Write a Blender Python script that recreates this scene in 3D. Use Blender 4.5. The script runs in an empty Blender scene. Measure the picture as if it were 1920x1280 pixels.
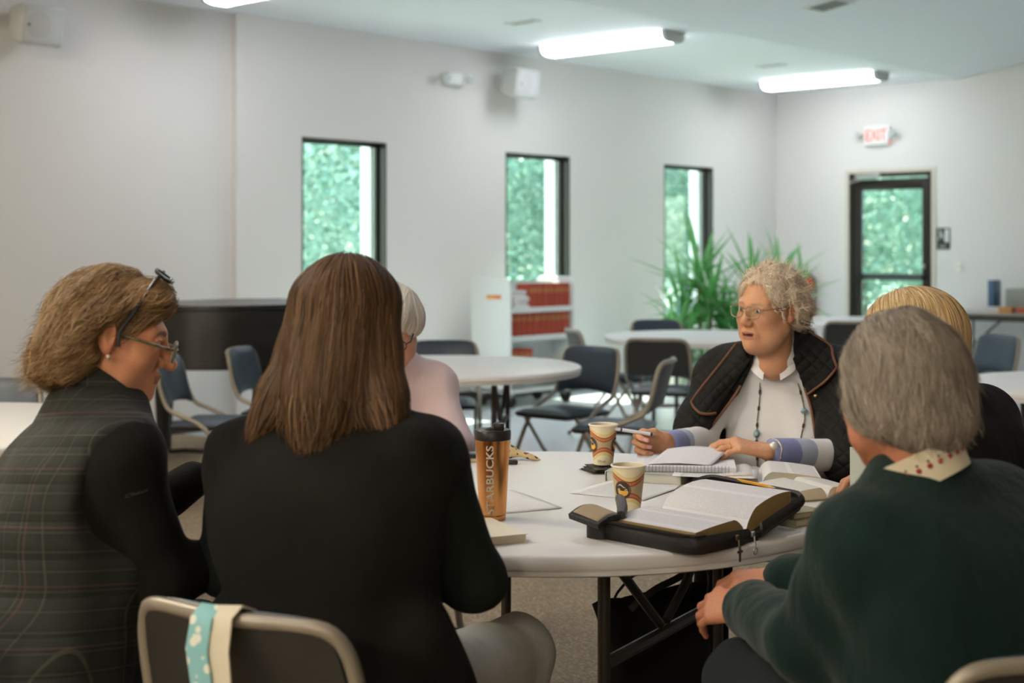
import bpy, bmesh, math, random
import numpy as np
from mathutils import Vector, Matrix

# ------------------------------------------------------------------ camera, sky, sun, exposure
SC = bpy.context.scene
COL = SC.collection
F, HZ, YH = 2667.0, 1.36, 470.0            # focal length in px (1920 wide), eye height, horizon row
SA, CA = 0.6717, 0.7408                    # camera heading against the window wall
TH = -math.atan2(CA, SA)                   # turn from camera frame to room frame
PI = math.pi

cam_d = bpy.data.cameras.new('camera')
cam_d.sensor_width = 36.0
cam_d.lens = F / 1920 * 36
cam_d.shift_y = -(640 - YH) / 1920
cam_d.clip_start = 0.05
cam_d.clip_end = 200
cam_d.dof.use_dof = True
cam_d.dof.focus_distance = 3.5
cam_d.dof.aperture_fstop = 3.2
cam_o = bpy.data.objects.new('camera', cam_d)
COL.objects.link(cam_o)
cam_o.location = (0, 0, HZ)
cam_o.rotation_euler = (PI / 2, 0, TH)
SC.camera = cam_o

SUN_DIR = Vector((0.06, -0.50, -0.86)).normalized()
wd = bpy.data.worlds.new('sky')
SC.world = wd
wd.use_nodes = True
wn = wd.node_tree
wn.nodes.clear()
sky = wn.nodes.new('ShaderNodeTexSky')
sky.sky_type = 'NISHITA'
sky.sun_disc = False
sky.sun_elevation = math.asin(-SUN_DIR.z)
sky.sun_rotation = math.atan2(-SUN_DIR.x, -SUN_DIR.y)
bgn = wn.nodes.new('ShaderNodeBackground')
bgn.inputs['Strength'].default_value = 0.9
won = wn.nodes.new('ShaderNodeOutputWorld')
wn.links.new(sky.outputs[0], bgn.inputs[0])
wn.links.new(bgn.outputs[0], won.inputs[0])

sun_d = bpy.data.lights.new('sun', 'SUN')
sun_d.energy = 22.0
sun_d.angle = math.radians(0.6)
sun_d.color = (1.0, 0.95, 0.86)
sun_o = bpy.data.objects.new('sun', sun_d)
COL.objects.link(sun_o)
sun_o.rotation_euler = SUN_DIR.to_track_quat('-Z', 'Y').to_euler()
sun_o.location = (8, 20, 15)

SC.view_settings.view_transform = 'Standard'
SC.view_settings.look = 'None'
SC.view_settings.gamma = 1.0
SC.view_settings.use_curve_mapping = False
SC.view_settings.exposure = 0.06
LAMP_W = 15.5                               # radiance of the ceiling fixtures
FILL_W = 62.0                               # radiance of the warm fill lamps added out of view

SC.cycles.max_bounces = 7
SC.cycles.diffuse_bounces = 4
SC.cycles.glossy_bounces = 3
SC.cycles.transmission_bounces = 4
SC.cycles.caustics_reflective = False
SC.cycles.caustics_refractive = False

# ------------------------------------------------------------------ helpers
def C(X, Y, z=0.0):
    """camera-frame metres (right, forward, up) -> room coordinates"""
    return Vector((X * SA + Y * CA, -X * CA + Y * SA, z))

def px(x, y, Y):
    """photo pixel at forward distance Y -> camera-frame point"""
    return np.array([(x - 960) / F * Y, Y, HZ - (y - YH) / F * Y])

def srgb(h):
    if isinstance(h, str):
        h = h.lstrip('#')
        c = [int(h[i:i + 2], 16) / 255 for i in (0, 2, 4)]
    else:
        c = [x / 255 for x in h]
    return tuple((x / 12.92 if x <= 0.04045 else ((x + 0.055) / 1.055) ** 2.4) for x in c) + (1.0,)

MATS = {}
def mat(name, col='#808080', rough=0.6, metal=0.0, bump=None, var=None, emit=None, trans=0.0, spec=0.5, coat=0.0, sheen=0.0, attr=None, sss=0.0):
    """procedural principled material; bump=(scale,strength[,stretch]); var=(scale, colour2, lo, hi)"""
    if name in MATS:
        return MATS[name]
    m = bpy.data.materials.new(name)
    MATS[name] = m
    m.use_nodes = True
    t = m.node_tree
    b = t.nodes['Principled BSDF']
    c = srgb(col)
    b.inputs['Base Color'].default_value = c
    b.inputs['Roughness'].default_value = rough
    b.inputs['Metallic'].default_value = metal
    b.inputs['Specular IOR Level'].default_value = spec
    b.inputs['Coat Weight'].default_value = coat
    b.inputs['Sheen Weight'].default_value = sheen
    b.inputs['Transmission Weight'].default_value = trans
    if sss:
        b.inputs['Subsurface Weight'].default_value = sss
        b.inputs['Subsurface Radius'].default_value = (0.012, 0.005, 0.003)
        b.inputs['Subsurface Scale'].default_value = 0.5
    tc = t.nodes.new('ShaderNodeTexCoord')
    if attr:
        a = t.nodes.new('ShaderNodeAttribute')
        a.attribute_name = attr
        t.links.new(a.outputs['Color'], b.inputs['Base Color'])
    if var:
        n = t.nodes.new('ShaderNodeTexNoise')
        n.inputs['Scale'].default_value = var[0]
        n.inputs['Detail'].default_value = 4
        t.links.new(tc.outputs['Object'], n.inputs['Vector'])
        r = t.nodes.new('ShaderNodeMapRange')
        r.inputs['From Min'].default_value = var[2] if len(var) > 2 else 0.35
        r.inputs['From Max'].default_value = var[3] if len(var) > 3 else 0.65
        t.links.new(n.outputs['Fac'], r.inputs['Value'])
        mx = t.nodes.new('ShaderNodeMix')
        mx.data_type = 'RGBA'
        mx.inputs['A'].default_value = c
        mx.inputs['B'].default_value = srgb(var[1])
        t.links.new(r.outputs[0], mx.inputs['Factor'])
        if attr:
            mx.blend_type = 'MULTIPLY'
            t.links.new(a.outputs['Color'], mx.inputs['A'])
        t.links.new(mx.outputs['Result'], b.inputs['Base Color'])
    if bump:
        n2 = t.nodes.new('ShaderNodeTexNoise')
        n2.inputs['Scale'].default_value = bump[0]
        n2.inputs['Detail'].default_value = 5
        if len(bump) > 2:
            mp = t.nodes.new('ShaderNodeMapping')
            mp.inputs['Scale'].default_value = bump[2]
            t.links.new(tc.outputs['Object'], mp.inputs['Vector'])
            t.links.new(mp.outputs[0], n2.inputs['Vector'])
        else:
            t.links.new(tc.outputs['Object'], n2.inputs['Vector'])
        bp = t.nodes.new('ShaderNodeBump')
        bp.inputs['Strength'].default_value = bump[1]
        bp.inputs['Distance'].default_value = 0.01
        t.links.new(n2.outputs['Fac'], bp.inputs['Height'])
        t.links.new(bp.outputs[0], b.inputs['Normal'])
    if emit:
        b.inputs['Emission Color'].default_value = srgb(emit[0])
        b.inputs['Emission Strength'].default_value = emit[1]
    return m

class NT:
    """tiny wrapper for hand-written node materials"""
    def __init__(s, name, rough=0.6):
        s.m = bpy.data.materials.new(name)
        MATS[name] = s.m
        s.m.use_nodes = True
        s.t = s.m.node_tree
        s.b = s.t.nodes['Principled BSDF']
        s.b.inputs['Roughness'].default_value = rough
        s.tc = s.t.nodes.new('ShaderNodeTexCoord')
    def n(s, kind, **kw):
        x = s.t.nodes.new(kind)
        for k, v in kw.items():
            setattr(x, k, v)
        return x
    def l(s, a, b):
        s.t.links.new(a, b)
    def math(s, op, a, b=None, c=None):
        x = s.n('ShaderNodeMath', operation=op)
        for i, v in enumerate((a, b, c)):
            if v is None:
                continue
            if isinstance(v, (int, float)):
                x.inputs[i].default_value = v
            else:
                s.l(v, x.inputs[i])
        return x.outputs[0]
    def mix(s, fac, A, B, blend='MIX'):
        x = s.n('ShaderNodeMix', data_type='RGBA', blend_type=blend)
        for key, v in (('Factor', fac), ('A', A), ('B', B)):
            if isinstance(v, (int, float)):
                x.inputs[key].default_value = v
            elif isinstance(v, (str, tuple)):
                x.inputs[key].default_value = srgb(v) if isinstance(v, str) else v
            else:
                s.l(v, x.inputs[key])
        return x.outputs['Result']
    def noise(s, scale, detail=4, vec=None):
        x = s.n('ShaderNodeTexNoise')
        x.inputs['Scale'].default_value = scale
        x.inputs['Detail'].default_value = detail
        s.l(vec if vec is not None else s.tc.outputs['Object'], x.inputs['Vector'])
        return x.outputs['Fac']
    def bump(s, h, strength=0.3, dist=0.01):
        x = s.n('ShaderNodeBump')
        x.inputs['Strength'].default_value = strength
        x.inputs['Distance'].default_value = dist
        s.l(h, x.inputs['Height'])
        s.l(x.outputs[0], s.b.inputs['Normal'])
    def col(s, c):
        s.l(c, s.b.inputs['Base Color'])
    def xyz(s, src='Object'):
        x = s.n('ShaderNodeSeparateXYZ')
        s.l(s.tc.outputs[src], x.inputs[0])
        return x.outputs

class MB:
    """collects shapes into one mesh"""
    def __init__(s):
        s.v, s.f = [], []
    def add(s, vs, fs):
        o = len(s.v)
        s.v += [tuple(float(q) for q in p) for p in vs]
        s.f += [tuple(int(i) + o for i in q) for q in fs]
        return s
    def box(s, c, d, rz=0.0, R=None):
        x, y, z = d[0] / 2, d[1] / 2, d[2] / 2
        vs = [Vector((a * x, b * y, e * z)) for e in (-1, 1) for a, b in ((-1, -1), (1, -1), (1, 1), (-1, 1))]
        if R is None:
            R = Matrix.Rotation(rz, 3, 'Z')
        vs = [R @ q + Vector(c) for q in vs]
        return s.add(vs, [(0, 3, 2, 1), (4, 5, 6, 7), (0, 1, 5, 4), (1, 2, 6, 5), (2, 3, 7, 6), (3, 0, 4, 7)])
    def rbox(s, c, d, r, seg=2, R=None, vert_only=False):
        bm = bmesh.new()
        bmesh.ops.create_cube(bm, size=1)
        for q in bm.verts:
            q.co = Vector((q.co.x * d[0], q.co.y * d[1], q.co.z * d[2]))
        es = bm.edges[:]
        if vert_only:
            es = [e for e in es if abs(e.verts[0].co.z - e.verts[1].co.z) > 1e-6]
        bmesh.ops.bevel(bm, geom=es, offset=r, segments=seg, profile=0.5, affect='EDGES')
        if R is None:
            R = Matrix.Identity(3)
        elif isinstance(R, (int, float)):
            R = Matrix.Rotation(R, 3, 'Z')
        bm.verts.index_update()
        vs = [R @ q.co + Vector(c) for q in bm.verts]
        fs = [[q.index for q in f.verts] for f in bm.faces]
        bm.free()
        return s.add(vs, fs)
    def tube(s, pts, r, n=8, closed=False, flat=1.0, up=None):
        pts = [Vector(p) for p in pts]
        m = len(pts)
        rs = r if isinstance(r, (list, tuple)) else [r] * m
        vs, fs = [], []
        pn = None
        for i, p in enumerate(pts):
            a = pts[i - 1] if (i or closed) else p
            b = pts[(i + 1) % m] if (i < m - 1 or closed) else p
            t = (b - a).normalized()
            if pn is None:
                ref = Vector(up) if up else (Vector((0, 0, 1)) if abs(t.z) < 0.9 else Vector((1, 0, 0)))
                pn = (ref - t * ref.dot(t)).normalized()
            else:
                pn = (pn - t * pn.dot(t))
                pn = pn.normalized() if pn.length > 1e-6 else t.orthogonal().normalized()
            bn = t.cross(pn)
            for k in range(n):
                w = 2 * PI * k / n
                vs.append(p + pn * math.cos(w) * rs[i] * flat + bn * math.sin(w) * rs[i])
        for i in range(m if closed else m - 1):
            j = (i + 1) % m
            for k in range(n):
                fs.append((i * n + k, i * n + (k + 1) % n, j * n + (k + 1) % n, j * n + k))
        if not closed:
            fs.append(tuple(range(n))[::-1])
            fs.append(tuple((m - 1) * n + k for k in range(n)))
        return s.add(vs, fs)
    def lathe(s, prof, n=32, c=(0, 0, 0), cap=True):
        vs, fs = [], []
        for r, z in prof:
            for k in range(n):
                w = 2 * PI * k / n
                vs.append((c[0] + r * math.cos(w), c[1] + r * math.sin(w), c[2] + z))
        for i in range(len(prof) - 1):
            for k in range(n):
                fs.append((i * n + k, i * n + (k + 1) % n, (i + 1) * n + (k + 1) % n, (i + 1) * n + k))
        if cap:
            fs.append(tuple(range(n))[::-1])
            fs.append(tuple((len(prof) - 1) * n + k for k in range(n)))
        return s.add(vs, fs)
    def prism(s, poly, z0, z1):
        n = len(poly)
        vs = [(p[0], p[1], z0) for p in poly] + [(p[0], p[1], z1) for p in poly]
        fs = [tuple(range(n))[::-1], tuple(range(n, 2 * n))]
        fs += [(i, (i + 1) % n, n + (i + 1) % n, n + i) for i in range(n)]
        return s.add(vs, fs)
    def ball(s, c, r, n=10, m=6, R=None):
        r = (r, r, r) if isinstance(r, (int, float)) else r
        R = R or Matrix.Identity(3)
        vs, fs = [], []
        vs.append(Vector(c) + R @ Vector((0, 0, r[2])))
        for i in range(1, m):
            a = PI * i / m
            for k in range(n):
                w = 2 * PI * k / n
                vs.append(Vector(c) + R @ Vector((r[0] * math.sin(a) * math.cos(w), r[1] * math.sin(a) * math.sin(w), r[2] * math.cos(a))))
        vs.append(Vector(c) + R @ Vector((0, 0, -r[2])))
        for k in range(n):
            fs.append((0, 1 + k, 1 + (k + 1) % n))
            fs.append((len(vs) - 1, 1 + (m - 2) * n + (k + 1) % n, 1 + (m - 2) * n + k))
        for i in range(m - 2):
            for k in range(n):
                fs.append((1 + i * n + k, 1 + (i + 1) * n + k, 1 + (i + 1) * n + (k + 1) % n, 1 + i * n + (k + 1) % n))
        return s.add(vs, fs)
    def grid(s, fn, nu, nv, thick=None):
        """surface fn(u,v) in 0..1; thick gives a second, offset sheet joined at the rim"""
        P = [[Vector(fn(i / nu, j / nv)) for j in range(nv + 1)] for i in range(nu + 1)]
        w = nv + 1
        vs = [p for row in P for p in row]
        fs = [(i * w + j, (i + 1) * w + j, (i + 1) * w + j + 1, i * w + j + 1) for i in range(nu) for j in range(nv)]
        if thick:
            off = len(vs)
            nn = []
            for i in range(nu + 1):
                for j in range(nv + 1):
                    du = P[min(i + 1, nu)][j] - P[max(i - 1, 0)][j]
                    dv = P[i][min(j + 1, nv)] - P[i][max(j - 1, 0)]
                    nn.append(du.cross(dv).normalized())
            vs = vs + [p - q * thick for p, q in zip(vs, nn)]
            fs += [tuple(off + k for k in q[::-1]) for q in fs]
            rim = [i * w for i in range(nu + 1)] + [nu * w + j for j in range(1, nv + 1)] + \
                  [i * w + nv for i in range(nu - 1, -1, -1)] + [j for j in range(nv - 1, 0, -1)]
            for a, b in zip(rim, rim[1:] + rim[:1]):
                fs.append((b, a, off + a, off + b))
        return s.add(vs, fs)
    def mesh(s, name):
        me = bpy.data.meshes.new(name)
        me.from_pydata(s.v, [], s.f)
        me.update()
        return me

def link(name, me, m=None, parent=None, loc=None, rz=0.0, sharp=35):
    o = bpy.data.objects.new(name, me)
    COL.objects.link(o)
    if m is not None and me is not None and not me.materials:
        me.materials.append(m)
    if me is not None and sharp is not None and len(me.polygons):
        me.polygons.foreach_set('use_smooth', [True] * len(me.polygons))
        if sharp < 180:
            me.set_sharp_from_angle(angle=math.radians(sharp))
    if parent is not None:
        o.parent = parent
    if loc is not None:
        o.location = loc
    o.rotation_euler.z = rz
    return o

def obj(name, mb, m, parent=None, loc=None, rz=0.0, sharp=35):
    return link(name, mb.mesh(name), m, parent, loc, rz, sharp)

def tag(o, label=None, cat=None, group=None, kind=None):
    for k, v in (('label', label), ('category', cat), ('group', group), ('kind', kind)):
        if v:
            o[k] = v
    return o

def thing(name, label, cat, loc=(0, 0, 0), rz=0.0, group=None):
    o = bpy.data.objects.new(name, None)
    COL.objects.link(o)
    o.empty_display_size = 0.1
    o.location = loc
    o.rotation_euler.z = rz
    return tag(o, label, cat, group)

def struct(name, mb, m, parent=None, sharp=35):
    o = obj(name, mb, m, parent, sharp=sharp)
    if parent is None:
        o['kind'] = 'structure'
    return o

def kids(o):
    return [c for c in bpy.data.objects if c.parent is o]

def dup(o, loc=None, rz=None, label=None, parent=None):
    c = o.copy()
    COL.objects.link(c)
    if parent is not None:
        c.parent = parent
    if loc is not None:
        c.location = loc
    if rz is not None:
        c.rotation_euler.z = rz
    if label:
        c['label'] = label
    for k in kids(o):
        dup(k, parent=c)
    return c

def text_mesh(body, size, depth=0.0, align='CENTER', bold=0.0):
    cu = bpy.data.curves.new('lettering', 'FONT')
    cu.body = body
    cu.size = size
    cu.align_x = align
    cu.align_y = 'CENTER'
    cu.extrude = depth
    cu.offset = bold
    cu.resolution_u = 3
    o = bpy.data.objects.new('lettering', cu)
    COL.objects.link(o)
    bpy.context.view_layer.update()
    dg = bpy.context.evaluated_depsgraph_get()
    me = bpy.data.meshes.new_from_object(o.evaluated_get(dg))
    bpy.data.objects.remove(o)
    bpy.data.curves.remove(cu)
    return me
# ------------------------------------------------------------------ room shell
WY, WX = 8.87, 14.37                       # window wall and door wall (inner faces)
CEIL, CREASE, SLOPE = 3.18, 6.63, 0.16

def paint(name, col, col2):
    k = NT(name, 0.75)
    k.col(k.mix(k.math('MULTIPLY', k.noise(0.7, 3), 0.5), col, col2))
    k.bump(k.noise(160, 3), 0.08, 0.004)
    return k.m
M_WALL = paint('cream_wall_paint', '#dfddd9', '#d8d5d0')
M_CEIL = paint('white_ceiling_paint', '#eff3f8', '#e8edf2')

k = NT('woven_carpet', 0.95)
vo = k.n('ShaderNodeTexVoronoi')
vo.inputs['Scale'].default_value = 105
mp = k.n('ShaderNodeMapping')
mp.inputs['Scale'].default_value = (1, 0.62, 1)
mp.inputs['Rotation'].default_value = (0, 0, 0.75)
k.l(k.tc.outputs['Object'], mp.inputs[0])
k.l(mp.outputs[0], vo.inputs['Vector'])
loop = k.math('SUBTRACT', 1.0, k.math('MULTIPLY', vo.outputs['Distance'], 1.15))
fl = k.mix(vo.outputs['Color'], '#bda98f', '#e6d4ba')
fl2 = k.mix(k.math('MULTIPLY', k.noise(260, 2), 0.6), fl, '#97866f')
k.col(k.mix(k.math('SMOOTH_MIN', k.math('MAXIMUM', k.math('MULTIPLY', vo.outputs['Distance'], 1.5), 0), 0.85, 0.1), fl2, '#7d6d59'))
k.bump(loop, 1.0, 0.006)
M_CARPET = k.m

k = NT('pale_vinyl_floor', 0.15)
k.col(k.mix(k.noise(14, 5), '#e2eaed', '#eef2f3'))
M_VINYL = k.m

XS = 6.2                                    # carpet meets vinyl here
mb = MB()
mb.box(((XS - 8.2) / 2, 0, -0.05), (XS + 8.2, 18.4, 0.1))
struct('floor', mb, M_CARPET)
mb = MB()
mb.box(((XS + 14.6) / 2, 0, -0.05), (14.6 - XS, 18.4, 0.1))
struct('floor_vinyl', mb, M_VINYL)

WIN = [(7.286, 8.198), (9.695, 10.615), (12.165, 13.07)]
WZ0, WZ1 = 0.62, 2.27
JOG = 6.647
mb = MB()
def wbox(x0, x1, z0, z1, y0=WY, y1=WY + 0.2):
    mb.box(((x0 + x1) / 2, (y0 + y1) / 2, (z0 + z1) / 2), (x1 - x0, y1 - y0, z1 - z0))
wbox(-8.2, JOG, 0, 3.3, WY + 0.07)
xs = [JOG] + [q for w in WIN for q in w] + [WX + 0.2]
for i in range(0, len(xs), 2):
    wbox(xs[i], xs[i + 1], 0, 3.3)
for a, b in WIN:
    wbox(a, b, 0, WZ0)
    wbox(a, b, WZ1, 3.3)
struct('wall_left', mb, M_WALL, sharp=None)

DY0, DY1, DZ = 6.93, 7.92, 2.22
mb = MB()
mb.box((WX + 0.1, (DY1 + WY + 0.2) / 2, 2.3), (0.2, WY + 0.2 - DY1, 4.6))
mb.box((WX + 0.1, (DY0 - 9.2) / 2, 2.3), (0.2, DY0 + 9.2, 4.6))
mb.box((WX + 0.1, (DY0 + DY1) / 2, (DZ + 4.6) / 2), (0.2, DY1 - DY0, 4.6 - DZ))
struct('wall_back', mb, M_WALL, sharp=None)
mb = MB()
mb.box((3.1, -9.1, 2.3), (22.8, 0.2, 4.6))
struct('wall_right', mb, M_WALL, sharp=None)
mb = MB()
mb.box((-8.1, 0, 2.3), (0.2, 18.4, 4.6))
struct('wall_front', mb, M_WALL, sharp=None)

def along_x(poly, x0, x1):
    m = MB()
    n = len(poly)
    m.add([(x0, y, z) for y, z in poly] + [(x1, y, z) for y, z in poly],
          [tuple(range(n)), tuple(range(n, 2 * n))[::-1]] + [(i, n + i, n + (i + 1) % n, (i + 1) % n) for i in range(n)])
    return m
RZ = CEIL + SLOPE * CREASE
struct('ceiling', along_x([(9.1, CEIL), (CREASE, CEIL), (0, RZ), (-9.2, RZ - SLOPE * 9.2), (-9.2, RZ + 0.3), (9.1, RZ + 0.3)], -8.2, WX + 0.2), M_CEIL, sharp=None)

M_RUBBER = mat('dark_rubber_base', '#3a352f', 0.5)
mb = MB()
mb.rbox((JOG / 2 - 4.1, WY + 0.063, 0.05), (JOG + 8.2, 0.014, 0.1), 0.004)
mb.rbox(((JOG + WX) / 2, WY - 0.007, 0.05), (WX - JOG, 0.014, 0.1), 0.004)
struct('baseboard_left', mb, M_RUBBER)
mb = MB()
mb.rbox((WX - 0.007, (DY0 - 9) / 2 - 0.03, 0.05), (0.014, DY0 + 9, 0.1), 0.004)
mb.rbox((WX - 0.007, (DY1 + WY) / 2 + 0.03, 0.05), (0.014, WY - DY1 - 0.06, 0.1), 0.004)
struct('baseboard_back', mb, M_RUBBER)

# windows: dark bronze liner, pane, pale outside trim
M_BRONZE = mat('dark_bronze_aluminium', '#2a2620', 0.32, 0.6)
M_TRIM = mat('white_outside_trim', '#e9ece8', 0.5)
def glass_mat(name):
    m = bpy.data.materials.new(name)
    m.use_nodes = True
    t = m.node_tree
    t.nodes.clear()
    o = t.nodes.new('ShaderNodeOutputMaterial')
    a = t.nodes.new('ShaderNodeBsdfTransparent')
    a.inputs[0].default_value = (0.90, 0.97, 0.94, 1)
    g = t.nodes.new('ShaderNodeBsdfGlossy')
    g.inputs['Roughness'].default_value = 0.02
    lw = t.nodes.new('ShaderNodeLayerWeight')
    pw = t.nodes.new('ShaderNodeMath')
    pw.operation = 'POWER'
    pw.inputs[1].default_value = 4.0
    t.links.new(lw.outputs['Facing'], pw.inputs[0])
    fr = t.nodes.new('ShaderNodeMath')
    fr.operation = 'MULTIPLY_ADD'
    fr.inputs[1].default_value = 0.7
    fr.inputs[2].default_value = 0.03
    t.links.new(pw.outputs[0], fr.inputs[0])
    x = t.nodes.new('ShaderNodeMixShader')
    t.links.new(fr.outputs[0], x.inputs[0])
    t.links.new(a.outputs[0], x.inputs[1])
    t.links.new(g.outputs[0], x.inputs[2])
    t.links.new(x.outputs[0], o.inputs[0])
    return m
M_PANE = glass_mat('window_glass')
M_LENS = glass_mat('spectacle_glass')

for n, (a, b) in enumerate(WIN, 1):
    mb = MB()
    t, d, y0 = 0.012, 0.15, WY - 0.004
    h = WZ1 - WZ0
    for x in (a + t / 2, b - t / 2):
        mb.box((x, y0 + d / 2, (WZ0 + WZ1) / 2), (t, d, h))
    for z in (WZ0 + t / 2, WZ1 - t / 2):
        mb.box(((a + b) / 2, y0 + d / 2, z), (b - a, d, t))
    for x in (a + 0.022, b - 0.022):
        mb.box((x, y0 + 0.105, (WZ0 + WZ1) / 2), (0.03, 0.03, h - 0.02))
    for z in (WZ0 + 0.022, WZ1 - 0.022):
        mb.box(((a + b) / 2, y0 + 0.105, z), (b - a - 0.02, 0.03, 0.03))
    w = struct('window_%d' % n, mb, M_BRONZE, sharp=None)
    mb = MB()
    mb.box(((a + b) / 2, y0 + 0.105, (WZ0 + WZ1) / 2), (b - a - 0.05, 0.006, h - 0.05))
    obj('pane', mb, M_PANE, w, sharp=None)
    mb = MB()
    for x in (a - 0.005, b + 0.005):
        mb.box((x, WY + 0.24, (WZ0 + WZ1) / 2), (0.05, 0.12, h + 0.1))
    mb.box(((a + b) / 2, WY + 0.24, WZ0 - 0.03), (b - a + 0.1, 0.14, 0.05))
    obj('outside_trim', mb, M_TRIM, w, sharp=None)

# glazed exit door
M_ALU = mat('dark_door_aluminium', '#2b2621', 0.4, 0.5)
M_STEEL = mat('brushed_steel', '#a9aba8', 0.35, 0.8)
mb = MB()
yc, yw = (DY0 + DY1) / 2, DY1 - DY0
for y in (DY0 + 0.022, DY1 - 0.022):
    mb.box((WX + 0.06, y, DZ / 2), (0.14, 0.045, DZ))
mb.box((WX + 0.06, yc, DZ - 0.022), (0.14, yw, 0.045))
door = struct('door_1', mb, M_ALU, sharp=None)
mb = MB()
y0, y1 = DY0 + 0.05, DY1 - 0.05
for y in (y0 + 0.035, y1 - 0.05):
    mb.rbox((WX + 0.03, y, 1.08), (0.045, 0.1 if y > 7.4 else 0.07, 2.14), 0.004)
for z, h in ((2.09, 0.12), (1.07, 0.07), (0.14, 0.26)):
    mb.rbox((WX + 0.03, (y0 + y1) / 2, z), (0.044, y1 - y0 - 0.02, h), 0.004)
leaf = obj('door_leaf', mb, M_ALU, door)
for z0, z1 in ((1.105, 2.03), (0.27, 1.035)):
    mb = MB()
    mb.box((WX + 0.03, (y0 + y1) / 2, (z0 + z1) / 2), (0.006, y1 - y0 - 0.16, z1 - z0))
    obj('pane', mb, M_PANE, leaf, sharp=None)
mb = MB()
mb.tube([(WX - 0.04, y0 + 0.04, 1.07), (WX - 0.04, y1 - 0.06, 1.07)], 0.014, 8)
for y in (y0 + 0.04, y1 - 0.06):
    mb.box((WX - 0.015, y, 1.07), (0.05, 0.03, 0.04))
obj('push_bar', mb, M_ALU, leaf)
mb = MB()
mb.ball((WX - 0.03, y0 + 0.03, 1.19), 0.022)
obj('lock_knob', mb, M_STEEL, leaf)
mb = MB()
mb.rbox((WX - 0.035, y1 - 0.2, 2.185), (0.06, 0.29, 0.055), 0.008)
mb.tube([(WX - 0.03, y1 - 0.1, 2.15), (WX - 0.09, y1 - 0.02, 2.12), (WX - 0.02, y1 + 0.03, 2.12)], 0.009, 6)
obj('door_closer', mb, M_STEEL, door)
mb = MB()
for y in (DY0 - 0.02, DY1 + 0.02):
    mb.box((WX - 0.006, y, DZ / 2 + 0.02), (0.012, 0.045, DZ + 0.04))
mb.box((WX - 0.006, yc, DZ + 0.02), (0.012, yw, 0.04))
struct('trim_1', mb, mat('putty_door_trim', '#cfc8b8', 0.5), sharp=None)

# ------------------------------------------------------------------ ceiling fixtures
M_TUBE = mat('lit_acrylic_diffuser', '#ffffff', 0.4, emit=('#f3f6ff', LAMP_W))
M_CAP = mat('grey_fixture_cap', '#c9cdca', 0.5)
M_WHITE = mat('white_enamel', '#e8e9e6', 0.45)
prof = [(-0.14, 0), (-0.135, -0.045), (-0.11, -0.075), (-0.06, -0.088), (0.06, -0.088), (0.11, -0.075), (0.135, -0.045), (0.14, 0)]
def extrude_y(poly, y0, y1):
    m = MB()
    n = len(poly)
    m.add([(x, y0, z) for x, z in poly] + [(x, y1, z) for x, z in poly],
          [tuple(range(n)), tuple(range(n, 2 * n))[::-1]] + [(i, n + i, n + (i + 1) % n, (i + 1) % n) for i in range(n)])
    return m
fx = thing('ceiling_light', 'lit fluorescent ceiling light nearest the door wall', 'ceiling light', (13.25, 7.62, CEIL), 0, 'fluorescent ceiling lights')
obj('diffuser', extrude_y(prof, -0.66, 0.66), M_TUBE, fx, sharp=20)
for y in (-0.675, 0.675):
    obj('end_cap', extrude_y([(x * 1.04, z * 1.05) for x, z in prof], y - 0.02, y + 0.02), M_CAP, fx, sharp=20)
obj('base_plate', MB().box((0, 0, -0.006), (0.2, 1.3, 0.012)), M_WHITE, fx, sharp=None)
for i, lb in enumerate(('lit fluorescent ceiling light above the small wall loudspeaker and the middle window',
                        'lit fluorescent ceiling light cut by the top edge, near the left',
                        )):
    dup(fx, (13.25 - 3.6 * (i + 1), 7.62, CEIL), 0, lb)

for i, (x, y) in enumerate(((0.6, 3.0), (4.2, 3.0), (7.8, 3.0))):  # extra fixtures added out of view to brighten the front table
    f2 = dup(fx, (x, y, CEIL + SLOPE * (CREASE - abs(y))), 0, 'added unseen fluorescent light on the sloped ceiling ' + ('over the carpet end', 'right above the front table', 'above the empty tables', 'at the dim end of the hall', 'at the dim end on the far slope', 'on the far slope behind the chairs')[i])
    f2.rotation_euler.x = -math.atan(SLOPE) * (1 if y > 0 else -1)
M_FILL = mat('warm_fill_glass', '#fff0d8', 0.4, emit=('#fff3da', FILL_W))
M_FILL2 = mat('bright_fill_glass', '#fff4e8', 0.4, emit=('#fff6e4', FILL_W * 1.9))
for i, (x, y) in enumerate(((-2.2, 3.2), (1.0, 5.0), (-5.5, 3.2), (-5.5, 0.0), (-5.5, -3.2))):  # added unseen fill lamps that brighten the people and table from the front
    z = RZ - SLOPE * abs(y)
    t = thing('fill_lamp', 'added unseen warm fill lamp on the vaulted ceiling, ' + ('over the carpet', 'near the window wall', 'at the dim end by the window side', 'on the ridge at the dim end', 'on the far slope')[i], 'ceiling light', (x, y, z), 0, 'added warm fill lamps')
    obj('canopy', MB().lathe([(0.07, 0.05), (0.07, -0.03)], 16), M_WHITE, t)
    obj('fill_lamp_shade', MB().lathe([(0.05, -0.03), (0.3, -0.05), (0.3, -0.2), (0.02, -0.22)], 28), M_FILL if i < 2 else M_FILL2, t)

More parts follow.
